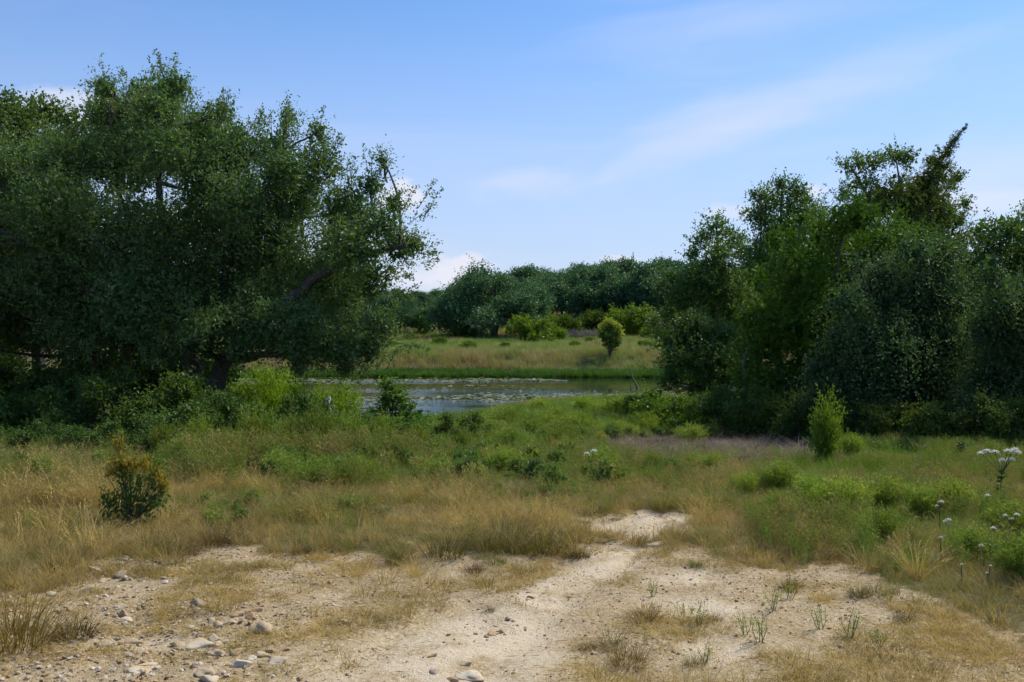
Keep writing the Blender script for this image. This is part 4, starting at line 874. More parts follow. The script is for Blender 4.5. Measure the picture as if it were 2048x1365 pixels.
for k_ in range(22):
    px = 900 + 24 * k_ + r.uniform(-20, 20); py = r.uniform(828, 900); g = G(px, py); h_ = r.uniform(26, 44) / F * g[1] * 1.3
    shrub('meadow_clump', 'rounded feathery clump on the bright meadow below the pond', 'bush', FN[k_ % 3], M_FINE, g, r.uniform(0, 6), (h_ * 1.5, h_ * 1.5, h_), 'rounded clumps on the bright meadow', M_STEM, col_j(0.75, 1.15))
# tall thin willow-like bushes on the near shore, left of the pond
for px, D_, s_, lb in ((518, 30, 2.2, 'tall feathery shoots by the water under the overhanging bough'), (565, 31, 2.1, 'tall feathery shoots right beside those under the bough'), (610, 28, 1.5, 'tall feathery shoots left of the white glint stump'), (685, 28, 1.6, 'tall feathery shoots between the white glint stump and the sapling'), (640, 27, 1.5, 'tall feathery shoots behind the white glint stump'), (455, 30, 1.7, 'tall feathery shoots touching the leaning trunk')):
    shrub('willow_bush', lb, 'shrub', FN[int(r.integers(0, 3))], M_FINE, at(px, D_), r.uniform(0, 6), (s_ * 0.8, s_ * 0.8, s_), 'feathery shoots by the near shore', M_STEM, (1.1, 1.2, 0.75))

# ------------------------------------------------------------------ grass
def tuft_mesh(name, seed, n, h0, h1, rad, lean, wid, seg=3, droop=0.5, rn=(0.2, 0.8), heads=0.0):
    r = rng_(seed); mb = MB()
    a = r.uniform(0, 6.28, n); q = np.sqrt(r.random(n)); B = np.stack([np.cos(a) * q * rad, np.sin(a) * q * rad, np.full(n, -0.01)], -1)
    a2 = a + r.normal(0, 0.7, n); ln = lean * (0.3 + 0.9 * q) * r.uniform(0.4, 1.4, n); Hh = r.uniform(h0, h1, n)
    out = np.stack([np.cos(a2), np.sin(a2), np.zeros(n)], -1); sidev = np.stack([-np.sin(a2 + r.normal(0, 0.6, n)), np.cos(a2 + r.normal(0, 0.6, n)), np.zeros(n)], -1)
    rows_ = []
    for k in range(seg + 1):
        t = k / seg; p_ = B + out * (ln * Hh * (t * 0.7 + droop * t * t * 1.3))[:, None]; p_[:, 2] += Hh * (t - droop * ln * t ** 3 * 0.7)
        w_ = wid * (1 - 0.85 * t)
        rows_ += [p_ + sidev * w_ / 2, p_ - sidev * w_ / 2]
    V = np.stack(rows_, 1); m2 = 2 * (seg + 1)
    Q = np.array([[2 * k, 2 * k + 1, 2 * k + 3, 2 * k + 2] for k in range(seg)])
    Q = (np.arange(n)[:, None, None] * m2 + Q[None]).reshape(-1, 4)
    mb.add(V.reshape(-1, 3), Q, a=np.repeat(r.uniform(rn[0], rn[1], n), m2))
    if heads > 0:
        k2 = r.random(n) < heads; tip = V[k2, -1]; ax_ = unit(V[k2, -1] - V[k2, -3])
        for q_ in range(3): leaves(mb, tip - ax_ * 0.03 * q_, ax_ + r.normal(0, 0.35, ax_.shape), 0.045, 0.009, r, np.full(len(tip), 0.15))
    return mb.mesh(name)
def with_mat(me, m_): me.materials.append(m_); return me
TALL = [with_mat(tuft_mesh('tall tuft', 500 + k, 36, 0.18, 0.52, 0.09, 0.55, 0.0058, heads=0.4), M_GRASS) for k in range(5)]
MIDT = [with_mat(tuft_mesh('mid tuft', 510 + k, 44, 0.08, 0.30, 0.10, 0.7, 0.0055), M_GRASS) for k in range(4)]
SHORT = [with_mat(tuft_mesh('short tuft', 520 + k, 34, 0.025, 0.085, 0.075, 0.9, 0.0045), M_GRASS) for k in range(4)]
FARG = [with_mat(tuft_mesh('far clump', 530 + k, 40, 0.35, 0.75, 0.35, 0.5, 0.022), M_REDGRASS) for k in range(4)]
NEARG = [with_mat(tuft_mesh('meadow clump', 540 + k, 70, 0.12, 0.50, 0.20, 0.5, 0.016), M_GRASS) for k in range(4)]
REED = [with_mat(tuft_mesh('reed clump', 550 + k, 44, 0.40, 0.85, 0.32, 0.35, 0.040), M_REED) for k in range(4)]
MAT_ = [with_mat(tuft_mesh('matted clump', 560 + k, 46, 0.05, 0.14, 0.16, 2.2, 0.007), M_LITTER_SHADE) for k in range(4)]
M_FORB = leaf_mat('weed leaves', [(0.068, 0.115, 0.039), (0.101, 0.176, 0.039), (0.189, 0.257, 0.055), (0.297, 0.297, 0.077)], 0.38, 0.5, 0.3, True)
FORB = []
for k in range(4):
    q = bush_mesh(580 + k, rand_lobes(585 + k, 6, 0.5, 0.42, 0.12), 60, 0.16, 9, 0.034, 0.018, up=0.6)[0]; q.materials.clear(); q.materials.append(M_FORB); FORB.append(q)
FINEG = []
for k in range(4):
    q = fine_mesh(570 + k, 0.55, 0.30, 12, 14, 0.042, 0.010, 0.05, 0.05, 0.2)[0]; q.materials.append(M_GRASS); FINEG.append(q)
def pts_in(rng, N, y0, y1, ext=1.15, xmax=None):
    """points spread over the strip of ground seen between two distances, evenly over the ground"""
    if y0 < 15: N = int(N * 1.3)
    y = np.sqrt(rng.uniform(y0 ** 2, y1 ** 2, N)); hw = 0.515 * y * ext + (2.6 if y0 < 15 else 0.6)
    x = rng.uniform(-1, 1, N) * hw; z = height(x, y); px, py = to_px(x, y, z)
    return x, y, (gz(x, y) if y0 < 15 else z), px, py
def rowA_(px): return np.interp(px, [-600, 0, 200, 400, 600, 860, 1020, 1180, 1280, 1400, 1500, 1700, 1850, 2048, 2600], [1220, 1150, 1125, 1110, 1090, 1108, 1112, 1108, 1070, 1080, 1095, 1130, 1190, 1270, 1400])
def in_water(x, y): return (y > near_shore(x) - 0.1) & (y < far_shore(x) + 0.1)
r = rng_(600)
# short yellow turf on the open caliche
x, y, z, px, py = pts_in(r, 40000, 4.6, 12.5)
b_ = bare_fn(px, py, x, y); tk = track_fn(px, py, x, y)
patch = fbm(x * 1.6, y * 1.6, 81, 4)
edge = sstep(py - rowA_(px), 110, 0)
rightd = sstep(px, 1150, 1500)
leftd = sstep(-px, -650, -100) * 0.5
dens = np.clip((patch - 0.40) * 2.6, 0, 0.62) * (0.40 + 0.8 * edge + 0.5 * rightd) * (1 - 0.96 * np.clip(tk * 1.4, 0, 1)) * (b_ > 0.4)
keep = r.random(len(x)) < dens
tn = np.clip(0.08 + 0.6 * (fbm(x * 2, y * 2, 83, 2) - 0.35) + r.normal(0, 0.10, len(x)), 0, 1)
scatter('short_turf', 'short straw-coloured turf dotting the bare caliche', 'grass', np.stack([x, y, z], -1)[keep], (r.uniform(0.4, 1.0, len(x)) + 0.3 * (patch > 0.6))[keep], tn[keep], SHORT, r, 0.1)
# medium tufts in patches on the caliche and along its edge
x, y, z, px, py = pts_in(r, 9000, 4.6, 12.5)
b_ = bare_fn(px, py, x, y); tk = track_fn(px, py, x, y); patch = fbm(x * 0.9, y * 0.9, 85, 3)
edge = sstep(py - rowA_(px), 90, 0)
lowr = sstep(px, 1250, 1500) * sstep(py, 1180, 1260)
corner = sstep(-px, -240, -40) * sstep(py, 1130, 1200) * sstep(-py, -1320, -1260)
dens = np.clip((patch - 0.47) * 6, 0, 1) * (0.05 + 0.6 * edge + 0.55 * lowr + 0.7 * corner) * (1 - 0.9 * tk) * (b_ > 0.25)
keep = r.random(len(x)) < dens
tn = np.clip(0.25 + 0.5 * (fbm(x * 1.5, y * 1.5, 87, 2) - 0.3) + r.normal(0, 0.12, len(x)), 0, 1)
scatter('patchy_grass', 'dry tufts in patches along the caliche edge', 'grass', np.stack([x, y, z], -1)[keep], r.uniform(0.45, 0.95, len(x))[keep], tn[keep], MIDT, r, 0.12)
# tall tan grass belt and green weeds behind it
xc, yc, _, _, _ = pts_in(r, 3600, 8.6, 21.0)
k_ = r.integers(0, len(xc), 25000); x = xc[k_] + r.normal(0, 0.13, len(k_)); y = yc[k_] + r.normal(0, 0.13, len(k_)); z = gz(x, y); px, py = to_px(x, y, height(x, y)); hclump = r.uniform(0.45, 1.25, len(xc))[k_]; tclump = r.normal(0, 0.22, len(xc))[k_]
b_ = bare_fn(px, py, x, y)
patch = fbm(x * 0.8, y * 0.8, 89, 3)
litter_ = np.maximum(sstep(-np.hypot((px - 1450) / 270, (py - 905) / 36), -1.1, -0.8), 0.85 * sstep(-np.hypot((px - 1750) / 190, (py - 950) / 34), -1.1, -0.8))
dens = np.clip(0.42 + (patch - 0.5) * 4.0, 0.05, 1) * (1 - np.clip(b_ * 1.5, 0, 1)) * (1 - 0.85 * litter_)
keep = r.random(len(x)) < dens
greenR = sstep(px, 1430, 1560) * sstep(-py, -1180, -1090)
greenM = sstep(-py, -1010, -930)
tn = 0.30 + 1.2 * (fbm(x * 0.55, y * 0.55, 91, 3) - 0.42) + 0.62 * np.maximum(greenR * 0.95, greenM * 0.75) + tclump + r.normal(0, 0.06, len(x))
scatter('tall_grass', 'tall tan and green grass belt behind the caliche', 'grass', np.stack([x, y, z], -1)[keep], (r.uniform(0.45, 0.80, len(x)) * hclump * np.where(px < 220, 1.35, 1.0) * np.where(greenR > 0.5, 0.7, 1.0) * np.where(y > 14, 0.85, 1.0))[keep], np.clip(tn, 0, 1)[keep], TALL, r, 0.14)
# low grass filling the ground between the tall tufts
x, y, z, px, py = pts_in(r, 22000, 7.5, 19.0)
b_ = bare_fn(px, py, x, y)
keep = (b_ < 0.5) & (r.random(len(x)) < 0.8)
tn = 0.24 + 0.9 * (fbm(x * 0.9, y * 0.9, 191, 3) - 0.35) + 0.4 * sstep(-py, -1010, -930) + r.normal(0, 0.14, len(x))
scatter('low_grass', 'low mixed grass covering the ground between taller tufts', 'grass', np.stack([x, y, z], -1)[keep], r.uniform(0.35, 0.75, len(x))[keep], np.clip(tn, 0, 1)[keep], MIDT, r, 0.2)
# leafy weeds, dark green clumps through the middle ground
x, y, z, px, py = pts_in(r, 5200, 10.0, 34.0)
b_ = bare_fn(px, py, x, y); patch = fbm(x * 0.45, y * 0.45, 193, 3)
litter_ = np.maximum(sstep(-np.hypot((px - 1450) / 270, (py - 905) / 36), -1.1, -0.8), 0.85 * sstep(-np.hypot((px - 1750) / 190, (py - 950) / 34), -1.1, -0.8))
keep = (r.random(len(x)) < np.clip((patch - 0.46) * 7, 0, 1) * np.where(px < 1000, 1.0, 0.6) * (0.5 * sstep(-py, -1075, -1020) * sstep(px, 330, 420) + 0.5 * sstep(-py, -990, -950))) & (b_ < 0.2) & (litter_ < 0.5)
scatter('leafy_weeds', 'leafy dark green weeds through the middle ground', 'weeds', np.stack([x, y, z], -1)[keep], (r.uniform(0.4, 1.1, len(x)) * np.where(py > 985, 0.6, 1.0))[keep], np.clip(0.5 + r.normal(0, 0.28, len(x)), 0, 1)[keep], FORB, r, 0.1)
# fine upright weeds
x, y, z, px, py = pts_in(r, 15000, 8.8, 22.0)
b_ = bare_fn(px, py, x, y); patch = fbm(x * 0.6, y * 0.6, 93, 3)
greenR = sstep(px, 1400, 1560) * sstep(-py, -1220, -1130)
greenM = sstep(-py, -1030, -960) * 0.55
litter_ = np.maximum(sstep(-np.hypot((px - 1450) / 270, (py - 905) / 36), -1.1, -0.8), 0.85 * sstep(-np.hypot((px - 1750) / 190, (py - 950) / 34), -1.1, -0.8))
tang = sstep(px, 300, 380) * sstep(-px, -900, -800) * sstep(-py, -1000, -965)
dens = np.clip((patch - 0.40) * 4, 0, 1) * (0.05 + np.maximum.reduce([greenR * 0.6, greenM * 0.7, 0.95 * tang])) * (b_ < 0.3) * (1 - litter_)
keep = r.random(len(x)) < dens
scatter('fine_weeds', 'fine upright green weeds among the grass', 'weeds', np.stack([x, y, z], -1)[keep], (r.uniform(0.5, 1.05, len(x)) * (0.78 + 0.1 * greenR + 0.5 * tang))[keep], np.clip(0.66 + r.normal(0, 0.18, len(x)), 0, 1)[keep], FINEG, r, 0.1)
# matted dead grass, its grey also painting in the tree shade
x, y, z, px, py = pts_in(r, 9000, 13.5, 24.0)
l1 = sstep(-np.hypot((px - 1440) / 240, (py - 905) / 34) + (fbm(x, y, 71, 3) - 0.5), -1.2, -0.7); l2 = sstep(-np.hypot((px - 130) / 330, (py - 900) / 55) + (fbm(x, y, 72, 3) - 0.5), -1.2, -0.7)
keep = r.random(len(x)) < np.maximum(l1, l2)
scatter('matted_grass', 'matted dead grass with tree shade put into its grey', 'grass', np.stack([x, y, z], -1)[keep], r.uniform(0.7, 1.5, len(x))[keep], r.random(len(x))[keep], MAT_, r, 0.25)
# bright meadow down to the pond
x, y, z, px, py = pts_in(r, 22000, 19.0, 62.0)
patch = fbm(x * 0.35, y * 0.35, 95, 3)
lit2 = sstep(-np.hypot((px - 1450) / 270, (py - 902) / 36) + 0.6 * (fbm(x, y, 71, 3) - 0.5), -1.1, -0.8)
keep = (lit2 < r.random(len(x))) & (~in_water(x, y)) & (r.random(len(x)) < np.clip(0.75 + (patch - 0.5) * 2, 0.25, 1)) & (y < near_shore(x) - 0.1)
shore = sstep(y - near_shore(x), -9, -3)
tn = 0.95 + 0.6 * (fbm(x * 0.3, y * 0.3, 97, 3) - 0.5) + r.normal(0, 0.09, len(x)) - 0.42 * shore * sstep(x, -2.5, 0.5) + 0.1 * sstep(-x, 0, 4)
scatter('meadow_grass', 'bright green meadow grass sloping to the pond', 'grass', np.stack([x, y, z], -1)[keep], (r.uniform(0.7, 1.35, len(x)) * np.interp(y, [19, 30, 60], [0.75, 0.95, 1.3]) * (1 - 0.55 * sstep(y - near_shore(x), -7, -2)))[keep], np.clip(tn, 0, 1)[keep], NEARG, r, 0.12)
# far bank: reeds at the water, reddish grass above, meadow beyond
N = 5200; x = r.uniform(-50, 50, N); y = far_shore(x) + r.uniform(-0.3, 2.6, N); z = np.maximum(height(x, y), WATER)
scatter('reeds', 'band of green reeds along the far shore', 'reeds', np.stack([x, y, z], -1), r.uniform(0.40, 0.80, N) * (0.7 + 0.7 * fbm(x * 0.6, y, 98, 3)), np.clip(0.30 + 1.0 * (fbm(x * 0.5, y * 1.5, 99, 3) - 0.5) + r.normal(0, 0.12, N), 0, 1), REED, r, 0.08)
N = 24000; x = r.uniform(-1, 1, N); y = np.sqrt(r.uniform(75 ** 2, 128 ** 2, N)); x = x * (0.36 * y); yf = y - far_shore(x); z = height(x, y)
patch = fbm(x * 0.12, y * 0.12, 103, 3)
keep = (yf > 3.6) & (r.random(N) < np.where(yf < 10, 1.0, 0.65))
tn = np.where(yf < 9.5, 0.35 + 1.6 * (patch - 0.42), 0.55 + 2.0 * (patch - 0.46)) + r.normal(0, 0.12, N)
scatter('bank_grass', 'reddish and green grass over the far bank and field', 'grass', np.stack([x, y, z], -1)[keep], (r.uniform(0.5, 1.2, N) * (0.5 + 1.0 * fbm(x * 0.35, y * 0.35, 105, 3)) * np.where(yf < 9.5, 1.0, 0.8))[keep], np.clip(tn, 0, 1)[keep], FARG, r, 0.12)

# straws and dead stems lying on the bare ground
STRAW = []
for k in range(4):
    rq = rng_(590 + k); q = MB(); n_ = 7
    P = np.stack([rq.normal(0, 0.06, n_), rq.normal(0, 0.06, n_), rq.uniform(0.004, 0.012, n_)], -1); a_ = rq.uniform(0, 6.28, n_)
    leaves(q, P, np.stack([np.cos(a_), np.sin(a_), rq.normal(0, 0.08, n_)], -1), rq.uniform(0.03, 0.11, n_), 0.005, rq, rq.random(n_), fold=0.03); STRAW.append(with_mat(q.mesh('straws'), M_GRASS))
x, y, z, px, py = pts_in(r, 16000, 4.6, 12.0)
b_ = bare_fn(px, py, x, y); tk = track_fn(px, py, x, y)
keep = (b_ > 0.4) & (r.random(len(x)) < np.clip((fbm(x * 1.6, y * 1.6, 81, 4) - 0.36) * 3, 0.02, 0.6) * (1 - 0.75 * tk))
scatter('straw_litter', 'straws and dead stems lying on the bare caliche', 'litter', np.stack([x, y, z], -1)[keep], r.uniform(0.6, 1.3, len(x))[keep], np.clip(0.2 + r.normal(0, 0.15, len(x)), 0, 1)[keep], STRAW, r, 0.05)
# yellow wildflowers
def flower_mesh(seed, n, h):
    r = rng_(seed); mb = MB(); P = np.stack([r.normal(0, 0.12, n), r.normal(0, 0.12, n), h * r.uniform(0.6, 1.1, n)], -1)
    for k in range(3):
        leaves(mb, P, r.normal(size=(n, 3)) * [1, 1, 0.4], 0.011, 0.010, r, r.random(n))
    return mb.mesh('yellow blooms')
YF = [with_mat(flower_mesh(700 + k, 9, 0.34), M_YFLOWER) for k in range(3)]
x, y, z, px, py = pts_in(r, 2600, 6.5, 17)
w_ = np.maximum.reduce([np.exp(-((px - 640) / 240) ** 2 - ((py - 1040) / 45) ** 2), 0.25 * np.exp(-((px - 1860) / 130) ** 2 - ((py - 1090) / 50) ** 2), 0.5 * np.exp(-((px - 1700) / 90) ** 2 - ((py - 1260) / 50) ** 2), 0.5 * np.exp(-((px - 1280) / 150) ** 2 - ((py - 985) / 30) ** 2)])
keep = r.random(len(x)) < w_ * 0.45
scatter('yellow_wildflowers', 'tiny yellow wildflowers sprinkled through the grass', 'flowers', np.stack([x, y, z], -1)[keep], r.uniform(0.7, 1.1, len(x))[keep], r.random(len(x))[keep], YF, r, 0.05)

# ------------------------------------------------------------------ stones
def stone_mesh(name, seed, sub, flat, rough=0.28):
    bm = bmesh.new(); bmesh.ops.create_icosphere(bm, subdivisions=sub, radius=0.5)
    r = rng_(seed); ph = r.uniform(0, 10, 9); ax = r.uniform(0.75, 1.25, 3)
    # a few flat facets cut the round form
    planes = [(unit(r.normal(size=3)), r.uniform(0.20, 0.40)) for _ in range(11)]
    for v in bm.verts:
        c = np.array(v.co) * ax
        for nrm, d_ in planes:
            e = float(c @ nrm) - d_
            if e > 0: c = c - nrm * e * 0.94
        k = 1 + rough * 0.8 * (math.sin(c[0] * 7 + ph[0]) * math.sin(c[1] * 6 + ph[1]) + 0.6 * math.sin(c[2] * 11 + ph[2] + c[0] * 5))
        c = c * k; v.co = (c[0], c[1], c[2] * flat)
    me = bpy.data.meshes.new(name); bm.to_mesh(me); bm.free()
    for p_ in me.polygons: p_.use_smooth = sub > 1
    return me
def stone_mat(name, inst):
    m, n = new_mat(name); geo = n.n('ShaderNodeNewGeometry'); tcx = n.n('ShaderNodeTexCoord')
    rn = n.attr('tint', 'INSTANCER').outputs['Fac'] if inst else n.math('ADD', 0.35, n.math('MULTIPLY', n.n('ShaderNodeObjectInfo').outputs['Random'], 0.4))
    nz = n.noise(geo.outputs['Position'], 30, 5, 0.65); nz2 = n.noise(geo.outputs['Position'], 8, 3, 0.5)
    col = n.ramp(rn, [(0.0, (0.15, 0.13, 0.105)), (0.15, (0.28, 0.21, 0.13)), (0.45, (0.37, 0.31, 0.23)), (0.75, (0.46, 0.405, 0.32)), (1.0, (0.56, 0.515, 0.43))])
    col = n.mix(1.0, col, n.n('ShaderNodeObjectInfo').outputs['Color'], 'MULTIPLY')
    col = n.mix(n.smooth(nz2, 0.35, 0.75), col, n.mix(1.0, col, (0.86, 0.68, 0.46, 1), 'MULTIPLY'))
    col = n.mix(n.math('MULTIPLY', n.smooth(nz, 0.5, 0.75), 0.5), col, n.mix(1.0, col, (0.6, 0.56, 0.5, 1), 'MULTIPLY'))
    p = n.n('ShaderNodeBsdfPrincipled'); n.l(col, p.inputs['Base Color']); p.inputs['Roughness'].default_value = 0.9; p.inputs['Specular IOR Level'].default_value = 0.2
    b = n.n('ShaderNodeBump'); b.inputs['Strength'].default_value = 0.6; b.inputs['Distance'].default_value = 0.01; n.l(nz, b.inputs['Height']); n.l(b.outputs[0], p.inputs['Normal'])
    o = n.n('ShaderNodeOutputMaterial'); n.l(p.outputs[0], o.inputs[0])
    return m
M_ROCK, M_GRAVEL = stone_mat('limestone', False), stone_mat('gravel stone', True)
GRV = [with_mat(stone_mesh('gravel stone', 800 + k, 1, 0.62), M_GRAVEL) for k in range(6)]
x, y, z, px, py = pts_in(r, 190000, 4.6, 11.8)
b_ = bare_fn(px, py, x, y); tk = track_fn(px, py, x, y); patch = fbm(x * 1.2, y * 1.2, 107, 3)
left = sstep(-px, -800, -300)
dens = (b_ > 0.35) * (0.35 + 0.65 * left) * np.clip(0.6 + (patch - 0.45) * 3, 0.2, 1) * (1 - 0.5 * tk)
keep = r.random(len(x)) < dens
sz = 0.005 + 0.012 * r.random(len(x)) ** 3 + (0.028 + 0.022 * left) * r.random(len(x)) ** 9
sz3 = np.stack([sz * r.uniform(0.8, 1.4, len(x)), sz * r.uniform(0.8, 1.3, len(x)), sz], -1)
scatter('gravel', 'loose limestone gravel over the caliche', 'gravel', np.stack([x, y, z + sz * 0.1], -1)[keep], sz3[keep], r.random(len(x))[keep], GRV, r, 0.3)
ROCKS = [stone_mesh('rock', 820 + k, 3, 0.9, 0.25) for k in range(8)]
for q in ROCKS: q.materials.append(M_ROCK)
GRK = 'limestone rocks on the caliche'
named = [(163, 1182, 34, 20, 'white oval rock at far left edge of the gravel'), (190, 1140, 26, 20, 'pale rock among the grass tufts at far left'), (205, 1160, 22, 16, 'small pale rock just below the one among far-left tufts'), (240, 1216, 30, 16, 'pale rock left of the gravel patch, under the tufts'), (100, 1192, 26, 14, 'pale rock at the left beside the dry tufts'), (185, 1108, 34, 20, 'grey rock half hidden in the left grass'), (240, 1148, 34, 14, 'grey flat rock below the yellow-topped shrub'),
         (243, 1231, 26, 16, 'pointed white rock between tufts and bedrock'), (250, 1240, 30, 14, 'low white rock touching the pointed one'), (395, 1210, 26, 16, 'dark grey rock alone on the gravel'), (472, 1228, 26, 20, 'brown rock, left of a pair on the gravel'), (500, 1234, 34, 18, 'reddish pale rock, right of the brown one'), (435, 1248, 26, 20, 'wedge-shaped white rock below the brown one'), (460, 1246, 24, 14, 'flat tan rock beside the wedge-shaped white one'), (424, 1243, 20, 16, 'grey rock behind the wedge-shaped white one'),
         (520, 1262, 52, 22, 'broad pale layered rock standing out on the gravel'), (510, 1220, 22, 16, 'small brown rock uphill of the pair'), (690, 1246, 22, 14, 'tan rock on the open track at centre left'), (395, 1283, 58, 26, 'large rounded white rock in the bedrock row'), (425, 1275, 30, 22, 'angular pale rock on the right of the large rounded one'), (360, 1290, 44, 16, 'low white rock on the left of the large rounded one'), (432, 1286, 20, 16, 'chipped white rock at the end of the bedrock row'),
         (478, 1302, 34, 14, 'small oval white rock below the bedrock row'), (430, 1310, 40, 12, 'flat white rock beneath the bedrock row'), (525, 1312, 30, 13, 'flat white rock left of the peach-coloured one'), (545, 1305, 24, 14, 'white rock above the peach-coloured one'), (562, 1303, 28, 12, 'low tan rock at the right end above the peach one'), (550, 1322, 52, 20, 'long white rock with a peach-coloured end'), (480, 1328, 40, 20, 'rounded white rock at lower left centre'), (498, 1320, 24, 14, 'small white rock on top right of the rounded lower one'),
         (418, 1358, 48, 16, 'blue-white rock cut by the bottom edge'), (405, 1345, 40, 14, 'low pale rock above the blue-white one'), (260, 1282, 30, 14, 'white rock stub left of the bedrock slab'), (200, 1290, 40, 14, 'grey rock at left beside the bedrock slab'), (930, 1320, 26, 16, 'white rock near the bottom centre'), (985, 1262, 30, 14, 'brown crumbly rock on the track'), (1005, 1258, 24, 12, 'brown crumbly rock touching its twin on the track'), (1015, 1235, 16, 12, 'small dark stone on the track'), (870, 1340, 28, 14, 'white rock left of bottom centre'), (940, 1350, 60, 12, 'flat white rock plate at the bottom centre'), (905, 1352, 30, 16, 'tan rock beside the flat plate at the bottom'), (1065, 1190, 16, 10, 'small tan stone where the track narrows'), (865, 1305, 20, 12, 'small brown stone left of bottom centre')]
rk = rng_(840)
for i, (px, py, wp, hp, lb) in enumerate(named):
    g = G(px, py + hp * 0.4); s_ = wp / F * g[1] * 1.05; hh = hp / F * g[1] * 1.25
    o = obj('rock', ROCKS[i % 8], None, None, (g[0], g[1] + s_ * 0.3, g[2] + hh * 0.03)); o.scale = (s_ * 1.05, s_ * rk.uniform(0.7, 1.1), hh * 1.25); o.rotation_euler = (rk.normal(0, 0.15), rk.normal(0, 0.15), rk.uniform(-0.6, 0.6))
    o.color = (1.18, 1.2, 1.2, 1) if ('white' in lb or 'pale' in lb) and 'reddish' not in lb else ((0.8, 0.82, 0.86, 1) if 'grey' in lb or 'dark' in lb else (1.05, 0.92, 0.78, 1))
    tag(o, lb, 'rock', GRK)
# bedrock slab breaking the surface
for px, py, wp, hp, lb in ((285, 1284, 120, 24, 'white bedrock slab breaking the surface at lower left'), (300, 1340, 90, 14, 'low pale bedrock hump at the bottom left')):
    g = G(px, py); s_ = wp / F * g[1]
    o = obj('bedrock_slab', stone_mesh('slab', 870 + px, 4, 0.4, 0.35), M_ROCK, None, (g[0], g[1], g[2] - 0.002)); o.color = (1.2, 1.22, 1.2, 1); o.scale = (s_, s_ * 0.75, 0.09); o.rotation_euler = (0.05, 0.03, 0.1)
    tag(o, lb, 'rock')
# small unnamed stones, alike
for i in range(70):
    px = rk.uniform(40, 760); py = rk.uniform(1130, 1360)
    if rk.random() < 0.25: px = rk.uniform(760, 1900); py = rk.uniform(1180, 1360)
    g = G(px, py); s_ = rk.uniform(0.025, 0.055)
    o = obj('stone', ROCKS[i % 8], None, None, (g[0], g[1], g[2] + s_ * 0.08)); o.scale = (s_ * rk.uniform(0.9, 1.5), s_, s_ * 0.8); o.rotation_euler = (rk.normal(0, 0.2), rk.normal(0, 0.2), rk.uniform(0, 6))
    tag(o, 'fist-sized limestone stone lying loose on the gravel', 'stone', 'fist-sized stones on the gravel')

# ------------------------------------------------------------------ grass tufts that stand apart
TF = [tuft_mesh('tuft', 900 + k, 380, 0.08, 0.30, 0.14, 0.7, 0.0034, 3, 0.6, (0.0, 1.0)) for k in range(4)]
for q in TF: q.materials.append(M_GRASS_T)
rt = rng_(910); GT = 'bunch grass tufts along the caliche edge'
for px, py, hp, lb, cl in ((890, 1112, 52, 'dark bunch-grass tuft at left of the row on the caliche edge', (0.6, 0.72, 0.5)), (1008, 1098, 56, 'darkest bunch-grass tuft, second in the row on the caliche edge', (0.55, 0.58, 0.5)), (1085, 1104, 54, 'green-based tuft, third in the row on the caliche edge', (0.62, 0.75, 0.4)), (1158, 1112, 28, 'small dark tuft ending the row on the caliche edge', (0.5, 0.46, 0.45)),
                           (995, 1128, 26, 'small fresh green tuft in front of the row', (0.6, 1.0, 0.4)), (440, 1090, 44, 'dark brown tuft at the left end of the tan belt', (0.6, 0.55, 0.5)), (300, 1105, 50, 'dark tuft below the yellow-topped shrub', (0.7, 0.72, 0.5)), (370, 1110, 36, 'dark tuft right of the one below the yellow-topped shrub', (0.7, 0.65, 0.5)), (285, 1148, 18, 'tiny black-green tuft on the left gravel', (0.4, 0.5, 0.4)),
                           (30, 1290, 110, 'large green and tan tuft at the lower left edge', (1.25, 1.25, 0.85)), (150, 1275, 50, 'low dark tuft right of the large lower-left tuft', (0.6, 0.62, 0.5)), (120, 1140, 40, 'tuft at left above the gravel', (0.8, 0.8, 0.55)), (795, 1128, 30, 'green tuft left of the row on the caliche edge', (0.75, 0.95, 0.5)), (950, 1146, 24, 'grey-brown flattened tuft before the row', (0.7, 0.6, 0.55)), (600, 1110, 24, 'grey tuft on the gravel left of centre', (0.7, 0.7, 0.65)),
                           (1270, 1085, 30, 'tan tuft beside the sandy hollow', (1.2, 1.1, 0.8)), (1425, 1240, 24, 'tan tuft between the bare patches on the right', (1.1, 1.05, 0.7)), (1290, 1245, 34, 'broad tan tuft left of the right-hand bare patches', (1.1, 1.0, 0.7)), (1225, 1300, 28, 'olive tuft near the bottom right of the track', (0.9, 0.95, 0.6)), (1260, 1335, 44, 'arching tan tuft at the bottom, right of the track', (1.1, 1.05, 0.75)), (1390, 1335, 26, 'tuft on the lower bare patch', (0.9, 0.95, 0.6)), (1175, 1300, 20, 'small tuft with a yellow flower right of the track', (0.9, 0.95, 0.6)),
                           (1580, 1180, 24, 'tan tuft on the pale ground at right', (1.1, 1.05, 0.7)), (1720, 1195, 28, 'dark green tuft on the right turf', (0.7, 0.8, 0.5)), (1810, 1245, 24, 'dark tuft on the lower right turf', (0.6, 0.7, 0.5)), (1990, 1250, 22, 'small dark tuft near the lower right edge', (0.55, 0.7, 0.5)), (1390, 1135, 16, 'fresh green little tuft beyond the bare patch', (0.6, 1.1, 0.4)), (980, 1218, 12, 'flat green plant on the track', (0.5, 0.7, 0.4))):
    cl = tuple(0.8 * q for q in cl); g = G(px, py); s_ = hp / F * g[1] / 0.21
    o = obj('grass_tuft', TF[int(rt.integers(0, 4))], None, None, (g[0], g[1], g[2] - 0.005)); o.scale = (s_ * 1.15, s_ * 1.15, s_); o.rotation_euler = (0, 0, rt.uniform(0, 6)); o.color = (*cl, 1)
    tag(o, lb, 'grass tuft', GT)
FW = fine_mesh(945, 0.30, 0.20, 5, 9, 0.028, 0.007, 0.05, 0.02, 0.2)
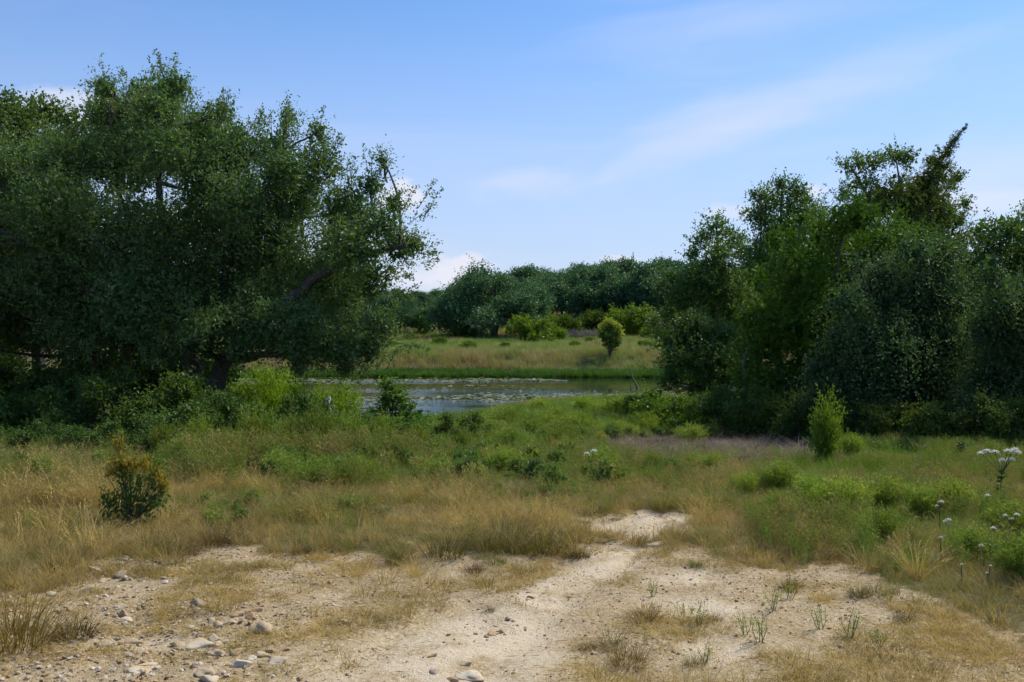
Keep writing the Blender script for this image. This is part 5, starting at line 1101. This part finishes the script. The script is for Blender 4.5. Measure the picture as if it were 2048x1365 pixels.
for px, py, hp, lb in ((1305, 1195, 40, 'spindly green weed at the top of the bare patch'), (1395, 1255, 60, 'tallest spindly weed on the bare patch'), (1365, 1235, 40, 'spindly weed left of the tallest one'), (1545, 1225, 60, 'spindly weed right of the bare patches'), (1490, 1270, 55, 'spindly weed between the two bare patches'), (1520, 1290, 70, 'spindly weed, lower of two right of the bare patch'), (1410, 1325, 50, 'spindly weed at the bottom of the lower bare patch'), (1580, 1200, 50, 'spindly weed beside the tan tuft at right'), (1640, 1260, 60, 'spindly weed in the yellow-flowered turf'), (1700, 1280, 70, 'tall spindly weed in the yellow-flowered turf'), (1290, 1290, 30, 'short spindly weed below the broad tan tuft'), (1760, 1300, 50, 'spindly weed at the lower right')):
    g = G(px, py); s_ = hp / F * g[1] / 0.28
    shrub('spindly_weed', lb, 'weed', FW, M_FINE, g, px * 1.3, s_, 'spindly weeds on the bare ground', M_STEM, (1.15, 1.1, 1.4))
# grey dead mound
g = G(1050, 992); o = obj('dead_grass_mound', tuft_mesh('mound', 930, 420, 0.10, 0.26, 0.22, 1.0, 0.005, 3, 0.9), M_GREYTWIG, None, g); o.color = (0.62, 0.58, 0.55, 1); o.scale = (1.25, 1.1, 1.15)
tag(o, 'grey-brown mound of dead grass in the centre of the weeds', 'grass mound')
# lush grass strip at the right
LG = tuft_mesh('lush grass', 940, 300, 0.16, 0.36, 0.30, 0.3, 0.009, 3, 0.3); LG.materials.append(M_BRIGHT)
for px, py, lb in ((1610, 940, 'lush grass clump at the left foot of the bright sapling'), (1690, 945, 'lush grass clump right of the bright sapling'), (1745, 945, 'lush grass clump in the middle of the bright strip'), (1800, 946, 'lush grass clump left of the dead stalk'), (1860, 944, 'lush grass clump right of the dead stalk'), (1905, 938, 'lush grass clump at the right end of the bright strip')):
    g = G(px, py); o = obj('lush_grass_clump', LG, None, None, g); o.rotation_euler = (0, 0, px); o.color = (0.75, 0.8, 0.7, 1); o.scale = (1.0, 0.9, 0.95)
    tag(o, lb, 'grass clump', 'lush grass strip by the bright sapling')

# ------------------------------------------------------------------ flowers and stalks
def flower_head(seed, w_):
    r = rng_(seed); mb = MB(); n = 90; P = np.stack([r.normal(0, 0.32, n), r.normal(0, 0.32, n), r.normal(0, 0.08, n)], -1) * w_
    P[:, 2] += -0.5 * (P[:, 0] ** 2 + P[:, 1] ** 2) / max(w_, 1e-3)
    leaves(mb, P, r.normal(size=(n, 3)) + [0, 0, 0.4], 0.28 * w_, 0.22 * w_, r, r.random(n)); return mb.mesh('flower head')
FH = [flower_head(950 + k, 0.07) for k in range(3)]
for q in FH: q.materials.append(M_PETAL)
def flower_plant(label, base_px, heads, leafy=False, seed=0, stemm=None, D0=None):
    """heads: (px, py, width px); the stem forks from one base"""
    r = rng_(960 + seed); b = G(base_px[0], base_px[1] + 22) if D0 is None else at(base_px[0], D0)
    t = thing('white_wildflower', label, 'flower', b, 'white wildflowers in the grass'); sm, lm = MB(), MB()
    hp = [P3(a, b_, b[1]) - np.array(b) for a, b_, c in heads]; top = np.mean(hp, 0); fork = top * [0.7, 0.7, 0.62]
    sm.tube(bez(np.array([0, 0, -0.04]), fork * 0.5 + [0.01, 0, 0], fork, 6), np.linspace(0.009, 0.006, 6), 5)
    for h_ in hp: sm.tube(bez(fork, (fork + h_) / 2 + [0, 0, 0.02], h_, 5), np.linspace(0.005, 0.003, 5), 4)
    obj('stem', sm.mesh('flower stem', True), stemm or M_STEM, t)
    if leafy:
        n = 90; tt = r.random(n); P = fork * tt[:, None]; leaves(lm, P, r.normal(size=(n, 3)) * [1, 1, 0.4] + [0, 0, 0.3], r.uniform(0.05, 0.10, n), 0.03, r, r.random(n)); obj('leaves', lm.mesh('flower leaves'), M_BUSH, t)
    for k, ((a, b_, c), h_) in enumerate(zip(heads, hp)):
        o = obj('flower_head', FH[k % 3], None, t, tuple(h_)); s_ = c / F * b[1] / 0.078; o.scale = (s_, s_, s_)
    return t
flower_plant('tall leafy weed with many white flower clusters near the right edge', (1995, 1000), [(1960, 905, 11), (1974, 901, 13), (1990, 902, 12), (2004, 919, 12), (2022, 918, 13), (2016, 900, 12), (2026, 900, 13), (2036, 904, 12), (2030, 897, 10)], True, 1)
flower_plant('white wildflower with a single open pair of heads before the round feathery bush', (1880, 1045), [(1873, 1011, 6), (1883, 1003, 9)], False, 2)
flower_plant('white wildflower on a thick pale stalk left of the front flowers', (1903, 1080), [(1890, 1042, 8), (1897, 1039, 9)], False, 3, M_DRYSTEM)
flower_plant('single white wildflower standing right of the pale-stalked one', (1986, 1085), [(1986, 1055, 10)], False, 4)
flower_plant('three-headed white wildflower at the right edge', (2028, 1075), [(2010, 1030, 8), (2024, 1037, 7), (2034, 1028, 9)], False, 5)
flower_plant('small white wildflower low beside the pale-stalked one', (1882, 1105), [(1881, 1074, 7)], False, 6)
flower_plant('small white wildflower on a yellow stalk in the bright clump', (1962, 1125), [(1962, 1090, 9)], False, 7, M_DRYSTEM)
flower_plant('white wildflower alone at the lower right edge', (2034, 1140), [(2034, 1106, 7)], False, 8)
flower_plant('white wildflower standing behind the round feathery bush', (1974, 1030), [(1974, 990, 9)], False, 9)
flower_plant('tiny two-headed white wildflower lowest on the right', (1976, 1165), [(1974, 1145, 5), (1981, 1131, 5)], False, 10)
flower_plant('tiny white wildflower left of the lowest one', (1923, 1150), [(1923, 1128, 5)], False, 11)
flower_plant('pair of white flowers alone in the middle of the meadow', (1185, 945), [(1173, 906, 9), (1188, 901, 11)], False, 12)
# dead forked stalk
g = G(1835, 972); tm = MB(); rs = rng_(970); Dk = g[1]
def q3(a, b_): return P3(a, b_, Dk) - np.array(g)
tm.tube(np.stack([np.array([0, 0, -0.04]), q3(1836, 930), q3(1842, 895)]), [0.010, 0.008, 0.006], 5)
for a, b_ in ((1822, 880), (1828, 888), (1860, 886), (1868, 878), (1855, 893), (1838, 872)): tm.tube(np.stack([q3(1842, 896), (q3(1842, 896) + q3(a, b_)) / 2 + rs.normal(0, 0.01, 3), q3(a, b_) + [0, rs.normal(0, 0.08), 0]]), [0.005, 0.004, 0.002], 4)
tm.tube(np.stack([np.array([0, 0, 0.0]), q3(1858, 930), q3(1870, 905)]), [0.007, 0.006, 0.003], 4); tm.tube(np.stack([np.array([0, 0, 0.0]), q3(1808, 945), q3(1798, 925)]), [0.006, 0.005, 0.003], 4)
tag(obj('dead_stalk', tm.mesh('dead_stalk'), M_DRYSTEM, None, g), 'dead forked weed stalk standing in the bright grass strip', 'stalk')
# white stump shape, added to stand in for a bright glint
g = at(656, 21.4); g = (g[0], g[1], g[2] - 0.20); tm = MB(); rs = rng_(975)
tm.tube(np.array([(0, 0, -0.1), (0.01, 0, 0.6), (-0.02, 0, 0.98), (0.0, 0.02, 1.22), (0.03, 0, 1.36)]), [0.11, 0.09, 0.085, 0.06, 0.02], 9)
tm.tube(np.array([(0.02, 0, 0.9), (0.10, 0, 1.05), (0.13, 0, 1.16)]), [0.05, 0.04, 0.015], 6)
tag(obj('glint_stump', tm.mesh('glint_stump', True), bark_mat('white glint wood', (0.45, 0.42, 0.37), (0.72, 0.70, 0.66)), None, g), 'white stump added to stand in for a glint among the glossy bushes', 'stump')
# leaning dead snag at the water
g = at(1265, 60.0); tm = MB(); Dk = 60.0; g = (g[0], g[1], float(height(g[0], g[1])))
tm.tube(np.stack([P3(1276, 778, Dk) - np.array(g), P3(1266, 757, Dk) - np.array(g), P3(1259, 737, Dk) - np.array(g)]), [0.07, 0.05, 0.025], 5)
tm.tube(np.stack([P3(1262, 780, Dk) - np.array(g), P3(1262, 768, Dk) - np.array(g)]), [0.06, 0.03], 5)
tag(obj('dead_snag', tm.mesh('dead_snag'), B_GREY, None, g), 'bare grey snag leaning at the water edge', 'snag')

# ------------------------------------------------------------------ lily pads
def pad_mesh(seed):
    r = rng_(seed); mb = MB(); k = 10; a = np.linspace(0.25, 2 * math.pi - 0.25, k); V = [(0, 0, 0)] + [(math.cos(q), math.sin(q), 0.04 * r.normal()) for q in a]
    mb.add(V, None, [(0, i + 1, i + 2) for i in range(k - 1)], a=r.random()); return mb.mesh('pad')
M_PAD = leaf_mat('lily pads', [(0.07, 0.11, 0.03), (0.12, 0.16, 0.045), (0.22, 0.22, 0.07), (0.32, 0.26, 0.10)], 0.15, 0.35, 0.5, True)
PADS = [with_mat(pad_mesh(980 + k), M_PAD) for k in range(4)]
N = 34000; x = r.uniform(-36, 30, N); y = r.uniform(39, 72, N)
pn = fbm(x * 0.10, y * 0.28, 111, 4)
open_ = sstep(-np.hypot((x + 3.6) / 3.2, (y - 45.5) / 6.0), -1.3, -0.6)          # open water near the meadow
lane = sstep(-np.abs(y - (57.5 + 0.10 * x)) / 3.0 + (pn - 0.5) * 2, -1.2, -0.5)   # dark lane across the pond
dens = np.clip((pn - 0.50) * 20, 0, 1) * (1 - 0.97 * open_) * (1 - 0.93 * lane)
keep = (y > near_shore(x) + 0.2) & (y < far_shore(x) - 0.2) & (r.random(N) < dens)
scatter('lily_pads', 'rafts of lily pads floating on the pond', 'lily pads', np.stack([x, y, np.full(N, WATER + 0.012)], -1)[keep], r.uniform(0.07, 0.17, N)[keep], r.random(N)[keep], PADS, r, 0.07)
